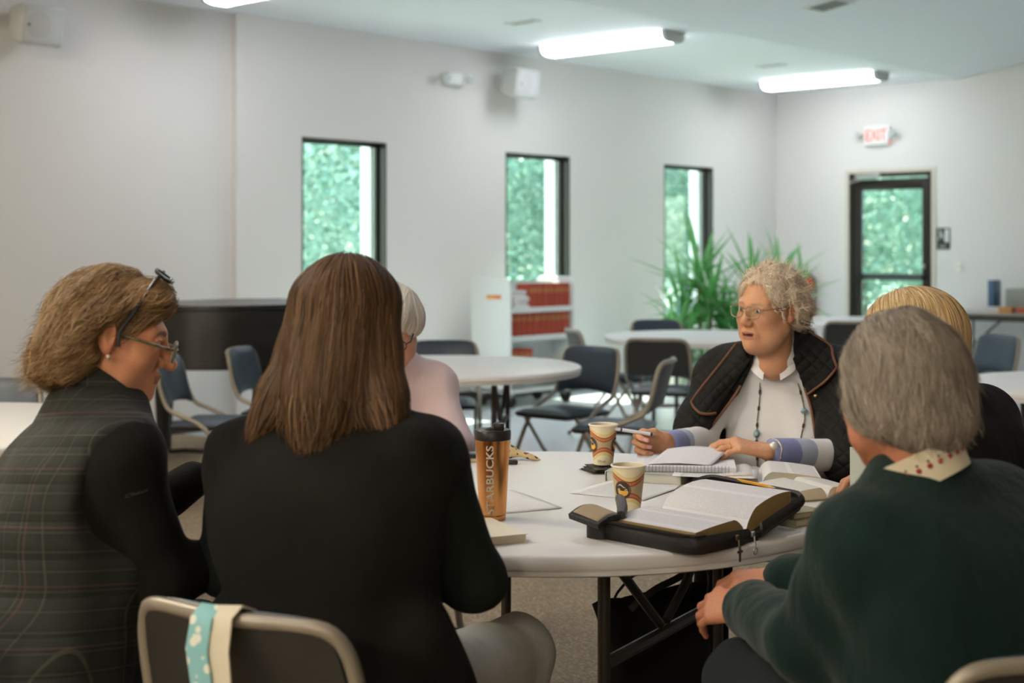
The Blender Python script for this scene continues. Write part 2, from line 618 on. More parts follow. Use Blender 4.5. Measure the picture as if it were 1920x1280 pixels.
M_VENT = mat('vent_white', '#e4e8e4', 0.5)
M_VDARK = mat('vent_shadow_grey', '#7d7f79', 0.7)
def vent(label, loc, w, d, tilt=0.0, slats=0):
    t = thing('ceiling_vent', label, 'vent', loc, 0, 'ceiling vents')
    t.rotation_euler = (tilt, 0, 0)
    m = MB()
    for sx in (-1, 1):
        m.box((sx * (w / 2 - 0.012), 0, -0.006), (0.024, d, 0.012))
        m.box((0, sx * (d / 2 - 0.012), -0.006), (w - 0.048, 0.024, 0.012))
    obj('frame', m, M_VENT, t, sharp=None)
    obj('backing', MB().box((0, 0, -0.002), (w - 0.04, d - 0.04, 0.003)), M_VDARK, t, sharp=None)
    for i in range(slats):
        obj('slat', MB().box((0, -d / 2 + 0.04 + (d - 0.08) * (i + 0.5) / slats, -0.006), (w - 0.05, 0.012, 0.004)), mat('vent_slat_grey', '#a7aaa4', 0.6), t, sharp=None)
    return t
vent('square return vent with white rim on the sloped ceiling', (10.09, 5.74, CEIL + SLOPE * (CREASE - 5.74) - 0.002), 0.30, 0.30, -math.atan(SLOPE), 5)
vent('narrow grey vent in the flat ceiling above the small loudspeaker', (8.43, 7.53, CEIL), 0.12, 0.3, 0, 3)
vent('faint narrow vent in the ceiling beside the farthest ceiling light', (12.04, 7.49, CEIL), 0.12, 0.3, 0, 3)

# ------------------------------------------------------------------ things on the walls
M_SPK = mat('speaker_shell', '#d4d6d2', 0.5)
k = NT('speaker_grille', 0.7)
x, y, z = k.xyz()
dots = k.math('MULTIPLY', k.math('SINE', k.math('MULTIPLY', x, 900)), k.math('SINE', k.math('MULTIPLY', z, 900)))
cone = k.math('LESS_THAN', k.math('SQRT', k.math('ADD', k.math('POWER', k.math('ADD', x, 0.04), 2), k.math('POWER', z, 2))), 0.092)
k.col(k.mix(k.math('MULTIPLY', k.math('ADD', dots, 1), 0.5), k.mix(cone, '#b9bcbb', '#a9a6a4'), '#c6c8c6'))
M_GRILLE = k.m
def speaker(label, wall_pt, ndir):
    rz = math.atan2(ndir[0], -ndir[1])                     # local -y is the front
    t = thing('wall_loudspeaker', label, 'loudspeaker', wall_pt, 0, 'white wall loudspeakers')
    R = Matrix.Rotation(rz, 3, 'Z') @ Matrix.Rotation(math.radians(9), 3, 'X')
    c = R @ Vector((0, -0.22, 0))
    # tapering box: wide front, narrower back
    def tr(v):
        return R @ Vector(v) + c
    bm = MB().rbox((0, 0, 0), (0.34, 0.22, 0.27), 0.03, 3)
    bm.v = [tr((q[0] * (1 - 0.28 * max(0, q[1] + 0.06) / 0.17), q[1], q[2] * (1 - 0.25 * max(0, q[1] + 0.06) / 0.17))) for q in bm.v]
    obj('cabinet', bm, M_SPK, t, sharp=50)
    g = MB().rbox((0, 0, 0), (0.305, 0.012, 0.235), 0.005, 2)
    go = obj('grille', g, M_GRILLE, t)
    go.location = tr((0, -0.11, 0))
    go.rotation_euler = R.to_euler()
    bdg = obj('badge', MB().box((0, -0.008, 0), (0.016, 0.004, 0.016)), mat('dark_badge', '#2a2725', 0.4), go, sharp=None)
    bdg.location = (-0.115, 0, -0.005)
    e = tr((0, 0.1, 0))
    obj('bracket', MB().tube([(0, -0.005, 0), (0, -0.03, 0), e * 0.6, e], 0.018, 8).rbox((0, -0.01, 0), (0.08, 0.02, 0.12), 0.006), M_SPK, t)
    return t
nd = C(0.80, -0.60)
speaker('large looking white loudspeaker in the upper left corner', (4.86, WY + 0.07, 2.90), nd)
speaker('white loudspeaker on the wall beside the emergency lamps above the middle window', (9.62, WY, 2.92), nd)

t = thing('emergency_light', 'white emergency light with two lamp heads beside the far loudspeaker', 'emergency light', (8.97, WY, 2.88))
obj('housing', MB().rbox((0, -0.035, 0), (0.19, 0.07, 0.12), 0.02, 3), M_WHITE, t)
for sx in (-1, 1):
    h = obj('lamp_head', MB().tube([(sx * 0.09, -0.045, 0.01), (sx * 0.14, -0.06, 0.01), (sx * 0.15, -0.11, -0.01)], [0.02, 0.03, 0.046], 12), M_WHITE, t)
    obj('lens', MB().tube([(sx * 0.15, -0.111, -0.01), (sx * 0.151, -0.118, -0.012)], 0.04, 12), mat('clear_lamp_lens', '#c9d2d0', 0.15), h)

t = thing('exit_sign', 'lit red EXIT sign with two lamp heads above the glass door', 'exit sign', (WX, 7.56, 2.63))
obj('housing', MB().rbox((-0.03, 0, 0), (0.06, 0.30, 0.21), 0.01), M_WHITE, t)
me = text_mesh('EXIT', 0.175, 0.002, bold=0.002)
M_RED = mat('lit_red_lettering', '#ff5a4a', 0.5, emit=('#ff3a28', 1.1))
lo = link('lettering', me, M_RED, t, sharp=None)
lo.location = (-0.062, 0, 0)
lo.rotation_euler = (PI / 2, 0, -PI / 2)
lo.scale = (0.72, 1, 1)
for sy in (-1, 1):
    h = obj('lamp_head', MB().tube([(-0.03, sy * 0.15, 0.03), (-0.05, sy * 0.19, 0.03), (-0.1, sy * 0.215, 0.02)], [0.018, 0.03, 0.045], 12), M_WHITE, t)
    obj('lens', MB().tube([(-0.101, sy * 0.215, 0.02), (-0.108, sy * 0.218, 0.018)], 0.04, 12), MATS['clear_lamp_lens'], h)
obj('indicator', MB().box((-0.035, -0.152, -0.08), (0.03, 0.006, 0.02)), M_RED, t, sharp=None)

t = thing('wall_sign', 'small black pictogram sign beside the glass door', 'sign', (WX, 6.80, 1.49))
obj('plate', MB().rbox((-0.004, 0, 0), (0.008, 0.15, 0.23), 0.004), mat('sign_black', '#26221f', 0.5), t)
mw = mat('sign_white', '#dfe3e0', 0.5)
fig = MB()
fig.ball((-0.009, 0.035, 0.085), (0.003, 0.012, 0.012))
fig.tube([(-0.009, 0.032, 0.07), (-0.009, 0.03, 0.03)], 0.009, 6)
fig.tube([(-0.009, 0.03, 0.03), (-0.009, 0.0, 0.025), (-0.009, 0.0, -0.005)], 0.007, 6)
fig.tube([(-0.009, 0.032, 0.06), (-0.009, 0.012, 0.045), (-0.009, 0.0, 0.06)], 0.005, 6)
fig.tube([(-0.009, 0.03, 0.03), (-0.009, 0.045, 0.0), (-0.009, 0.06, -0.01)], 0.007, 6)
obj('running_figure', fig, mw, t)
obj('door_symbol', MB().box((-0.009, -0.04, 0.03), (0.002, 0.04, 0.14)), mw, t, sharp=None)
lo = link('lettering', text_mesh('EXIT', 0.04, 0.001), mw, t, sharp=None)
lo.location = (-0.009, 0, -0.085)
lo.rotation_euler = (PI / 2, 0, -PI / 2)

def plate(name, label, cat, loc, ry, holes):
    t = thing(name, label, cat, loc, ry)
    obj('cover_plate', MB().rbox((0, -0.004, 0), (0.075, 0.008, 0.12), 0.004), mat('ivory_plastic', '#e6e3d8', 0.45), t)
    for z in holes:
        obj('toggle' if len(holes) == 1 else 'receptacle', MB().rbox((0, -0.009, z), (0.02 if len(holes) == 1 else 0.034, 0.006, 0.028), 0.003), mat('ivory_plastic_dark', '#d2cec2', 0.45), t)
plate('light_switch', 'ivory light switch on the door wall right of the pictogram sign', 'switch', (WX, 6.62, 1.19), -PI / 2, (0,))
plate('wall_outlet', 'ivory wall outlet beneath the black piano', 'outlet', (4.42, WY + 0.07, 0.43), 0, (-0.025, 0.025))
plate('wall_outlet', 'ivory wall outlet under the folding table by the door wall', 'outlet', (WX, 5.92, 0.50), -PI / 2, (-0.025, 0.025))

t = thing('fire_extinguisher', 'red fire extinguisher with pale label on the wall behind the plants', 'fire extinguisher', (WX - 0.1, 8.38, 0.60))
M_EXT = mat('extinguisher_red', '#c8321e', 0.35)
obj('cylinder', MB().lathe([(0.02, 0), (0.07, 0.005), (0.075, 0.03), (0.075, 0.36), (0.06, 0.42), (0.025, 0.44), (0.02, 0.47)], 20), M_EXT, t)
obj('paper_label', MB().lathe([(0.076, 0.14), (0.0765, 0.145), (0.0765, 0.295), (0.076, 0.30)], 20, cap=False), mat('pale_label', '#d9dde0', 0.6), t)
v = obj('valve', MB().rbox((0, 0, 0.48), (0.03, 0.05, 0.04), 0.006).tube([(0, -0.02, 0.5), (0, 0.09, 0.53)], 0.008).tube([(0, -0.02, 0.49), (0, 0.08, 0.49)], 0.007), mat('valve_black', '#2b2a28', 0.4), t)
obj('hose', MB().tube([(0, -0.03, 0.48), (-0.02, -0.09, 0.45), (-0.02, -0.1, 0.3), (-0.02, -0.085, 0.15)], 0.011, 8), MATS['valve_black'], t)
obj('hanger', MB().box((0.09, 0, 0.40), (0.02, 0.05, 0.1)), M_STEEL, t, sharp=None)

# ------------------------------------------------------------------ outside: lawn and trees
k = NT('mown_grass', 0.9)
k.col(k.mix(k.noise(3, 6), '#9fb39a', '#c2cdb9'))
struct('ground', MB().box((22, 22, -0.2), (90, 90, 0.1)), k.m, sharp=None)
bpy.data.objects['ground'].location = (0, 0, 0)

def leaf_mat(name, a, b, gloss=0.05, grough=0.35):
    m = bpy.data.materials.new(name)
    m.use_nodes = True
    t = m.node_tree
    t.nodes.clear()
    o = t.nodes.new('ShaderNodeOutputMaterial')
    d = t.nodes.new('ShaderNodeBsdfDiffuse')
    tr = t.nodes.new('ShaderNodeBsdfTranslucent')
    gl = t.nodes.new('ShaderNodeBsdfGlossy')
    gl.inputs['Roughness'].default_value = grough
    oi = t.nodes.new('ShaderNodeTexCoord')
    n = t.nodes.new('ShaderNodeTexNoise')
    n.inputs['Scale'].default_value = 1.1
    t.links.new(oi.outputs['Object'], n.inputs['Vector'])
    mx = t.nodes.new('ShaderNodeMix')
    mx.data_type = 'RGBA'
    mx.inputs['A'].default_value = srgb(a)
    mx.inputs['B'].default_value = srgb(b)
    t.links.new(n.outputs['Fac'], mx.inputs['Factor'])
    t.links.new(mx.outputs['Result'], d.inputs['Color'])
    t.links.new(mx.outputs['Result'], tr.inputs['Color'])
    s1 = t.nodes.new('ShaderNodeMixShader')
    s1.inputs[0].default_value = 0.5
    t.links.new(d.outputs[0], s1.inputs[1])
    t.links.new(tr.outputs[0], s1.inputs[2])
    s2 = t.nodes.new('ShaderNodeMixShader')
    s2.inputs[0].default_value = gloss
    t.links.new(s1.outputs[0], s2.inputs[1])
    t.links.new(gl.outputs[0], s2.inputs[2])
    t.links.new(s2.outputs[0], o.inputs[0])
    return m
M_LEAFS = [leaf_mat('pale_tree_leaves', '#5f9a86', '#d9e6da'), leaf_mat('green_tree_leaves', '#568e7a', '#c9dcca')]  # pale tones put overexposed sunlight into the leaf colour, in blotches
M_BARK = mat('grey_bark', '#6e665a', 0.9, bump=(20, 0.5))

def crown_mesh(seed, nclump, nleaf, rx, rz, zc, size):
    r = np.random.default_rng(seed)
    d = r.normal(size=(nclump, 3))
    d /= np.linalg.norm(d, axis=1)[:, None]
    cl = d * np.array([rx, rx, rz]) * (0.35 + 0.65 * r.random((nclump, 1)) ** 0.4) + np.array([0, 0, zc])
    pts = (cl[:, None, :] + r.normal(size=(nclump, nleaf, 3)) * 0.30).reshape(-1, 3)
    pts = pts[pts[:, 2] > 0.1]
    m = len(pts)
    a = r.normal(size=(m, 3)); a /= np.linalg.norm(a, axis=1)[:, None]
    b = np.cross(a, r.normal(size=(m, 3))); b /= np.linalg.norm(b, axis=1)[:, None]
    s = size * (0.6 + 0.8 * r.random((m, 1)))
    V = np.stack([pts - a * s, pts + b * s * 0.5, pts + a * s, pts - b * s * 0.5], 1).reshape(-1, 3)
    me = bpy.data.meshes.new('crown')
    me.from_pydata(V.tolist(), [], np.arange(4 * m).reshape(-1, 4).tolist())
    return me
CROWNS = [crown_mesh(s, 230, 95, 2.1, 2.3, 2.7, 0.055) for s in (3, 8, 21)]
TRUNK = MB().tube([(0, 0, -0.2), (0.05, 0, 1.2), (0, 0.1, 2.6), (0.1, 0.05, 4.0)], [0.16, 0.13, 0.09, 0.04], 8)
for a in range(5):
    w = a * 1.3
    TRUNK.tube([(0.02, 0.03, 1.2 + a * 0.4), (0.7 * math.cos(w), 0.7 * math.sin(w), 2.0 + a * 0.4), (1.2 * math.cos(w), 1.2 * math.sin(w), 2.6 + a * 0.35)], [0.05, 0.035, 0.015], 6)
TRUNKM = TRUNK.mesh('trunk')
trees = [(13.2, 17.0, 'seen through the window left of the cart'), (17.2, 16.2, 'seen through the middle window, nearer one'), (21.0, 16.8, 'seen at the left edge of the window by the plants'),
         (25.0, 17.6, 'seen through the window behind the plants'), (16.5, 21.5, 'far back beyond the window left of the cart'), (22.0, 22.5, 'far back beyond the middle window'),
         (28.5, 22.5, 'far back beyond the window behind the plants'), (22.5, 12.2, 'seen through the upper glass of the door, nearer one'), (25.5, 10.0, 'seen at the right edge of the door glass'),
         (28.0, 13.8, 'far back beyond the door glass'), (11.5, 20.5, 'leafy one at the far left beyond the windows'), (31.0, 9.5, 'farthest one on the door side')]
for i, (x, y, lb) in enumerate(trees):
    t = thing('leafy_tree', 'sunlit leafy tree ' + lb, 'tree', (x, y, -0.15), i * 1.1, 'trees outside')
    sc = 1.0 + 0.22 * ((i * 7) % 5) / 4 + (0.35 if y > 20 else 0)
    t.scale = (sc, sc, sc)
    me = CROWNS[i % 3]
    if not me.materials:
        me.materials.append(M_LEAFS[i % 2])
    link('crown', me, None, t, sharp=None)
    link('trunk', TRUNKM, M_BARK, t, sharp=180)
# ------------------------------------------------------------------ round folding tables
k = NT('white_table_plastic', 0.38)
k.col(k.mix(k.math('MULTIPLY', k.noise(5, 5), 0.5), '#e4e1de', '#d3cfca'))
k.bump(k.noise(420, 2), 0.06, 0.002)
M_TABLE = k.m
M_TLEG = mat('dark_brown_steel', '#37322b', 0.42, 0.3)
TR, TZ = 0.762, 0.74
def make_table():
    t = thing('round_table', '', 'table')
    pr = [(0.0, -0.02), (0.70, -0.02), (0.735, -0.044), (0.752, -0.046), (0.757, -0.043), (0.757, -0.034), (0.754, -0.0325), (0.754, -0.031), (0.7605, -0.029), (TR, -0.024), (TR, -0.009), (0.757, -0.003), (0.748, 0.0), (0.0, 0.0)]
    obj('tabletop', MB().lathe([(r, TZ + z) for r, z in pr], 96, cap=False), M_TABLE, t, sharp=40)
    A = [math.radians(a) for a in (-76, 14, 104, 194)]
    L = [Vector((0.463 * math.cos(a), 0.463 * math.sin(a), 0)) for a in A]
    up = Vector((0, 0, 1))
    for q in L:
        lg = obj('leg', MB().tube([q + up * 0.02, q + up * 0.70], 0.0145, 12), M_TLEG, t)
        obj('foot_cap', MB().tube([q, q + up * 0.035], 0.018, 12), mat('black_rubber', '#1f1d1b', 0.7), lg)
    for a, b in ((0, 1), (2, 3)):
        obj('crossbar', MB().tube([L[a] + up * 0.43, L[b] + up * 0.43], 0.0175, 8, flat=0.8), M_TLEG, t)
        mid = (L[a] + L[b]) / 2
        for q in (a, b):
            obj('brace', MB().tube([L[q] + up * 0.69 , mid + (L[q] - mid) * 0.35 + up * 0.52, mid * 0.98 + (L[q] - mid) * 0.05 + up * 0.45], 0.0115, 8), M_TLEG, t)
        obj('hinge_rail', MB().box((L[a] + L[b]) / 2 + up * 0.706, (0.03, (L[a] - L[b]).length, 0.03), math.atan2((L[b] - L[a]).y, (L[b] - L[a]).x) - PI / 2), M_TLEG, t, sharp=None)
    return t
tab0 = make_table()
tab0['label'] = 'round white folding table in front with cups and books on it'
tab0['group'] = 'round white folding tables'
tab0.location = C(0.095, 3.65)
tab0.rotation_euler.z = TH
for X, Y, r, lb in ((-0.385, 7.72, 25, 'empty round white folding table in front of the book cart'),
                    (1.44, 10.4, 10, 'empty round white folding table in front of the green plants'),
                    (3.10, 12.7, 40, 'empty round white folding table nearest the glass door'),
                    (2.86, 6.62, 70, 'round white folding table cut by the right edge behind the blonde head'),
                    (-2.12, 5.08, 15, 'round white folding table cut by the left edge beside the plaid vest')):
    dup(tab0, C(X, Y), TH + math.radians(r), lb)

# ------------------------------------------------------------------ padded folding chairs
M_NAVY = mat('navy_vinyl', '#2c3a48', 0.42, bump=(90, 0.12), var=(3, '#253240'))
M_TAUPE = mat('taupe_enamel', '#8b8172', 0.38, 0.25)
M_SHELL = mat('dark_seat_shell', '#2a2824', 0.5, 0.2)
def make_chair():
    t = thing('folding_chair', '', 'chair')
    def back_y(z):
        return -0.185 - (z - 0.50) * 0.27
    pts = []
    side = [(0.222, 0.245, 0.012), (0.222, 0.13, 0.26), (0.222, 0.02, 0.42), (0.221, -0.10, 0.485), (0.219, -0.175, 0.52), (0.216, -0.215, 0.60), (0.212, back_y(0.70), 0.70), (0.20, back_y(0.75) , 0.75), (0.175, back_y(0.775) - 0.01, 0.778)]
    top = [(0.12, -0.281, 0.783), (0.06, -0.295, 0.784), (0, -0.30, 0.784)]
    half = side + top
    pts = half + [(-x, y, z) for x, y, z in half[::-1][1:]]
    sm = []
    for i in range(len(pts) - 1):
        p0, p1, p2, p3 = [np.array(pts[min(max(i + q, 0), len(pts) - 1)]) for q in (-1, 0, 1, 2)]
        for q in range(3):
            u = q / 3
            sm.append(tuple(0.5 * (2 * p1 + (p2 - p0) * u + (2 * p0 - 5 * p1 + 4 * p2 - p3) * u * u + (3 * p1 - p0 - 3 * p2 + p3) * u ** 3)))
    sm.append(pts[-1])
    obj('frame', MB().tube(sm, 0.0125, 8), M_TAUPE, t, sharp=60)
    for s in (-1, 1):
        lg = obj('leg', MB().tube([(s * 0.196, 0.13, 0.415), (s * 0.196, -0.04, 0.20), (s * 0.196, -0.235, 0.012)], 0.011, 8), M_TAUPE, t)
        obj('rubber_foot', MB().tube([(s * 0.196, -0.23, 0.02), (s * 0.196, -0.246, 0.0)], 0.014, 8), MATS['black_rubber'], lg)
        obj('front_foot', MB().tube([(s * 0.222, 0.242, 0.02), (s * 0.222, 0.25, 0.0)], 0.016, 8), MATS['black_rubber'], t)
    obj('stretcher', MB().tube([(-0.222, 0.19, 0.13), (0.222, 0.19, 0.13)], 0.008, 6), M_TAUPE, t)
    obj('stretcher', MB().tube([(-0.196, -0.135, 0.11), (0.196, -0.135, 0.11)], 0.008, 6), M_TAUPE, t)
    def seat_pt(u, v, top):
        a = (u - 0.5) * 2; b = (v - 0.5) * 2
        e = 1 - max(abs(a) ** 8, abs(b) ** 8)
        z = 0.452 + 0.012 * (1 - a * a) * (1 - b * b) if top else 0.422
        sh = 1 - 0.035 * max(0, abs(a) * abs(b)) ** 3
        return (a * 0.198 * sh, 0.015 + b * 0.198 * sh, z - (0.018 * (1 - e) if top else 0))
    m = MB().grid(lambda u, v: seat_pt(u, v, True), 14, 14)
    s1 = obj('seat', m, M_NAVY, t, sharp=60)
    n = 15
    rim = [i * n for i in range(n)] + [(n - 1) * n + j for j in range(1, n)] + [i * n + n - 1 for i in range(n - 2, -1, -1)] + list(range(n - 2, 0, -1))
    V = [m.v[i] for i in rim]
    w = len(V)
    m2 = MB().add(V + [(x * 1.015, (y - 0.015) * 1.015 + 0.015, 0.425) for x, y, z in V] + [(x * 0.96, y * 0.96, 0.408) for x, y, z in V],
                  [(i, (i + 1) % w, w + (i + 1) % w, w + i) for i in range(w)] + [(w + i, w + (i + 1) % w, 2 * w + (i + 1) % w, 2 * w + i) for i in range(w)] + [tuple(range(2 * w, 3 * w))])
    obj('seat_pan', m2, M_SHELL, t, sharp=60)
    def bk(u, v):
        a = (u - 0.5) * 2
        z = 0.545 + 0.250 * v - 0.02 * a * a * (1 - v) - 0.030 * abs(a) ** 8 * v
        e = (1 - abs(a) ** 6) * (1 - abs(2 * v - 1) ** 6)
        y = back_y(z) - 0.028 * (1 - a * a) + 0.012 + 0.016 * e
        return (-a * (0.203 - 0.012 * v ** 4), y, z)
    obj('backrest', MB().grid(bk, 24, 12, thick=0.02), M_NAVY, t, sharp=60)
    def bs(u, v):
        a = (u - 0.5) * 2
        z = 0.55 + 0.228 * v - 0.022 * abs(a) ** 8 * v
        return (a * (0.204 - 0.014 * v ** 3), back_y(z) - 0.029 * (1 - a * a) - 0.012, z)
    obj('back_shell', MB().grid(bs, 24, 8, thick=0.004), M_SHELL, t, sharp=60)
    return t
ch0 = make_chair()
ch0['group'] = 'padded folding chairs'
# (X, Y, heading in degrees: 0 looks away from the camera, 90 to the right), label
CHAIRS = [(-0.315, 2.50, 28, 'folding chair in front with a floral strap over its back'),
          (0.70, 2.28, -22, 'folding chair holding the grey-haired woman in the green sweater'),
          (-0.84, 2.66, 60, 'folding chair under the woman in the plaid vest'),
          (0.86, 4.55, 215, 'folding chair under the woman in the quilted jacket'),
          (-0.45, 4.72, 155, 'folding chair under the white-haired woman in pink'),
          (1.12, 3.28, -70, 'folding chair under the blonde woman'),
          (-1.62, 7.72, 95, 'empty folding chair seen edge-on before the piano'),
          (-1.34, 8.30, 101, 'empty folding chair half hidden behind the edge-on one by the piano'),
          (-0.42, 8.72, 178, 'empty folding chair behind the table, its back just above the tabletop, by the cart'),
          (0.30, 8.22, 222, 'empty folding chair at the right rim of the table before the book cart'),
          (0.56, 7.55, 285, 'empty folding chair turned sideways just left of the quilted jacket'),
          (0.70, 10.42, 78, 'empty folding chair at the left rim of the table by the plants'),
          (1.02, 9.48, 18, 'empty folding chair seen squarely from behind at the table by the plants'),
          (1.22, 11.42, 172, 'empty folding chair showing only its top edge behind the table by the plants'),
          (2.80, 11.72, 15, 'empty folding chair with dark back before the table nearest the door'),
          (3.06, 9.55, 250, 'empty folding chair edge-on above the table at the right edge'),
          (3.62, 9.05, 190, 'empty folding chair cut by the right edge, in front of the long table'),
          (-2.28, 6.05, 175, 'empty folding chair at the left edge behind the cut-off table')]
for i, (X, Y, hd, lb) in enumerate(CHAIRS):
    if i == 0:
        ch0.location = C(X, Y)
        ch0.rotation_euler.z = TH - math.radians(hd)
        ch0['label'] = lb
    else:
        dup(ch0, C(X, Y), TH - math.radians(hd), lb)

# floral strap over the back of the chair in front
k = NT('floral_strap_cloth', 0.85)
vo = k.n('ShaderNodeTexVoronoi')
vo.inputs['Scale'].default_value = 46
k.l(k.tc.outputs['Object'], vo.inputs['Vector'])
dot = k.math('LESS_THAN', vo.outputs['Distance'], 0.34)
k.col(k.mix(dot, '#7fb0b2', '#d6d6c4'))
M_STRAP = k.m
M_STRAP2 = mat('cream_strap_lining', '#cbc2ab', 0.85, bump=(200, 0.2))
def ribbon(path, wdir, w, thick=0.003):
    P = [Vector(p) for p in path]
    W = [Vector(q).normalized() for q in wdir]
    def fn(u, v):
        i = min(int(u * (len(P) - 1)), len(P) - 2)
        f = u * (len(P) - 1) - i
        return P[i].lerp(P[i + 1], f) + W[i].lerp(W[i + 1], f) * (v - 0.5) * w
    return MB().grid(fn, (len(P) - 1) * 3, 3, thick)
hd = math.radians(28)
st = thing('bag_strap', 'blue floral cloth strap with cream lining hung over the front chair', 'strap', C(-0.315, 2.50, 0), TH - hd)
cx = 0.035
fr = [(cx - 0.055, -0.25, 0.742), (cx - 0.055, -0.268, 0.79), (cx - 0.055, -0.30, 0.803), (cx - 0.055, -0.326, 0.787), (cx - 0.055, -0.338, 0.74), (cx - 0.03, -0.345, 0.64), (cx - 0.005, -0.345, 0.52), (cx + 0.005, -0.34, 0.40)]
obj('floral_side', ribbon(fr, [(1, 0, 0)] * len(fr), 0.042), M_STRAP, st, sharp=60)
fr = [(cx - 0.012, -0.25, 0.742), (cx - 0.014, -0.268, 0.792), (cx - 0.016, -0.30, 0.806), (cx - 0.02, -0.322, 0.79), (cx - 0.018, -0.333, 0.74), (cx - 0.004, -0.338, 0.64), (cx + 0.004, -0.338, 0.52), (cx + 0.006, -0.334, 0.40)]
obj('cream_side', ribbon(fr, [(1, 0, 0.1)] * len(fr), 0.045), M_STRAP2, st, sharp=60)

# ------------------------------------------------------------------ grand piano
M_EBONY = mat('polished_black_lacquer', '#100e0b', 0.34, coat=0.15)
def smooth_loop(ctrl, n=6):
    out = []
    m = len(ctrl)
    for i in range(m):
        p0, p1, p2, p3 = [np.array(ctrl[(i + j - 1) % m], float) for j in range(4)]
        for q in range(n):
            t = q / n
            out.append(tuple(0.5 * ((2 * p1) + (-p0 + p2) * t + (2 * p0 - 5 * p1 + 4 * p2 - p3) * t * t + (-p0 + 3 * p1 - 3 * p2 + p3) * t ** 3)))
    return out
pno = thing('grand_piano', 'black grand piano with closed lid against the window wall', 'piano', C(0, 0), TH)
ctrl = [(-2.50, 9.20), (-2.36, 8.98), (-2.05, 8.80), (-1.70, 8.82), (-1.38, 9.0), (-1.06, 9.02), (-0.98, 9.12), (-1.02, 9.26), (-1.60, 10.12), (-1.74, 10.2), (-2.10, 9.98)]
poly = smooth_loop(ctrl, 5)
cen = np.mean(poly, 0)
grow = lambda k_: [tuple(cen + (np.array(p) - cen) * k_) for p in poly]
obj('case', MB().prism(poly, 0.64, 0.985), M_EBONY, pno, sharp=30)
obj('lid', MB().prism(grow(1.025), 0.992, 1.02), M_EBONY, pno, sharp=30)
obj('case_rim', MB().prism(grow(1.012), 0.62, 0.66), M_EBONY, pno, sharp=30)
for X, Y in ((-2.25, 9.2), (-1.2, 9.25), (-1.75, 9.9)):
    lg = obj('leg', MB().tube([(X, Y, 0.08), (X, Y, 0.2), (X, Y, 0.64)], [0.045, 0.05, 0.075], 8), M_EBONY, pno)
    obj('caster', MB().tube([(X - 0.02, Y, 0.04), (X + 0.02, Y, 0.04)], 0.04, 12), mat('brass', '#b08a45', 0.3, 0.9), lg)
obj('pedal_lyre', MB().box((-1.45, 9.3, 0.38), (0.03, 0.08, 0.54)).box((-1.35, 9.36, 0.38), (0.03, 0.08, 0.54)).box((-1.4, 9.33, 0.1), (0.24, 0.14, 0.05), 0.5), M_EBONY, pno, sharp=None)
kb = obj('key_slip', MB().box((-0.98, 9.55, 0.70), (0.12, 0.9, 0.08), 0.62), M_EBONY, pno, sharp=None)
obj('keys', MB().box((-1.0, 9.56, 0.745), (0.13, 0.86, 0.02), 0.62), mat('ivory_keys', '#e9e4d6', 0.3), kb, sharp=None)
obj('power_cable', MB().tube([tuple(C(0, 0)) if False else (-2.75, 9.5, 0.02), (-2.5, 9.45, 0.015), (-2.2, 9.6, 0.015), (-1.9, 9.45, 0.015), (-1.6, 9.5, 0.015)], 0.014, 6), MATS['black_rubber'], None)
c = bpy.data.objects['power_cable']
c.rotation_euler.z = TH
tag(c, 'black power cable lying on the carpet under the piano', 'cable')

# ------------------------------------------------------------------ book cart with red hymnals
M_CART = mat('white_cart_enamel', '#dfe4e2', 0.4)
CX0, CX1, CY0, CY1 = 9.02, 9.90, 8.20, 8.66
ct = thing('book_cart', 'white metal library book cart under the middle window', 'book cart', (CX0, CY0, 0))
L, D = CX1 - CX0, CY1 - CY0
for x in (0.012, L - 0.012):
    e = obj('end_panel', MB().rbox((x, D / 2, 0.62), (0.024, D - 0.03, 0.98), 0.01), M_CART, ct)
    pts = [(x, 0.012, 0.13), (x, 0.012, 1.06), (x, 0.05, 1.115), (x, D - 0.05, 1.115), (x, D - 0.012, 1.06), (x, D - 0.012, 0.13)]
    obj('end_rail', MB().tube(pts, 0.014, 8), M_CART, e)
    if x < 0.1:
        obj('yellow_tape', MB().box((-0.002, D / 2 - 0.04, 0.96), (0.004, 0.17, 0.035)), mat('orange_tape', '#e0a54a', 0.6, var=(8, '#d8694a')), e, sharp=None)
SH = [0.30, 0.62, 0.865]
for z in SH:
    obj('shelf', MB().box((L / 2, D / 2, z - 0.012), (L - 0.04, D - 0.02, 0.024)).box((L / 2, 0.012, z - 0.02), (L - 0.04, 0.012, 0.045)), M_CART, ct, sharp=None)
obj('shelf_divider', MB().box((L / 2, D / 2 + 0.04, 0.66), (L - 0.05, 0.01, 0.86)), M_CART, ct, sharp=None)
for x in (0.07, L - 0.07):
    for y in (0.06, D - 0.06):
        cs = obj('caster', MB().tube([(x - 0.015, y, 0.055), (x + 0.015, y, 0.055)], 0.055, 14), MATS['black_rubber'], ct)
        obj('caster_fork', MB().box((x, y, 0.105), (0.045, 0.05, 0.06)), M_STEEL, cs, sharp=None)
obj('bottom_rail', MB().box((L / 2, D / 2, 0.145), (L, D - 0.02, 0.03)), M_CART, ct, sharp=None)

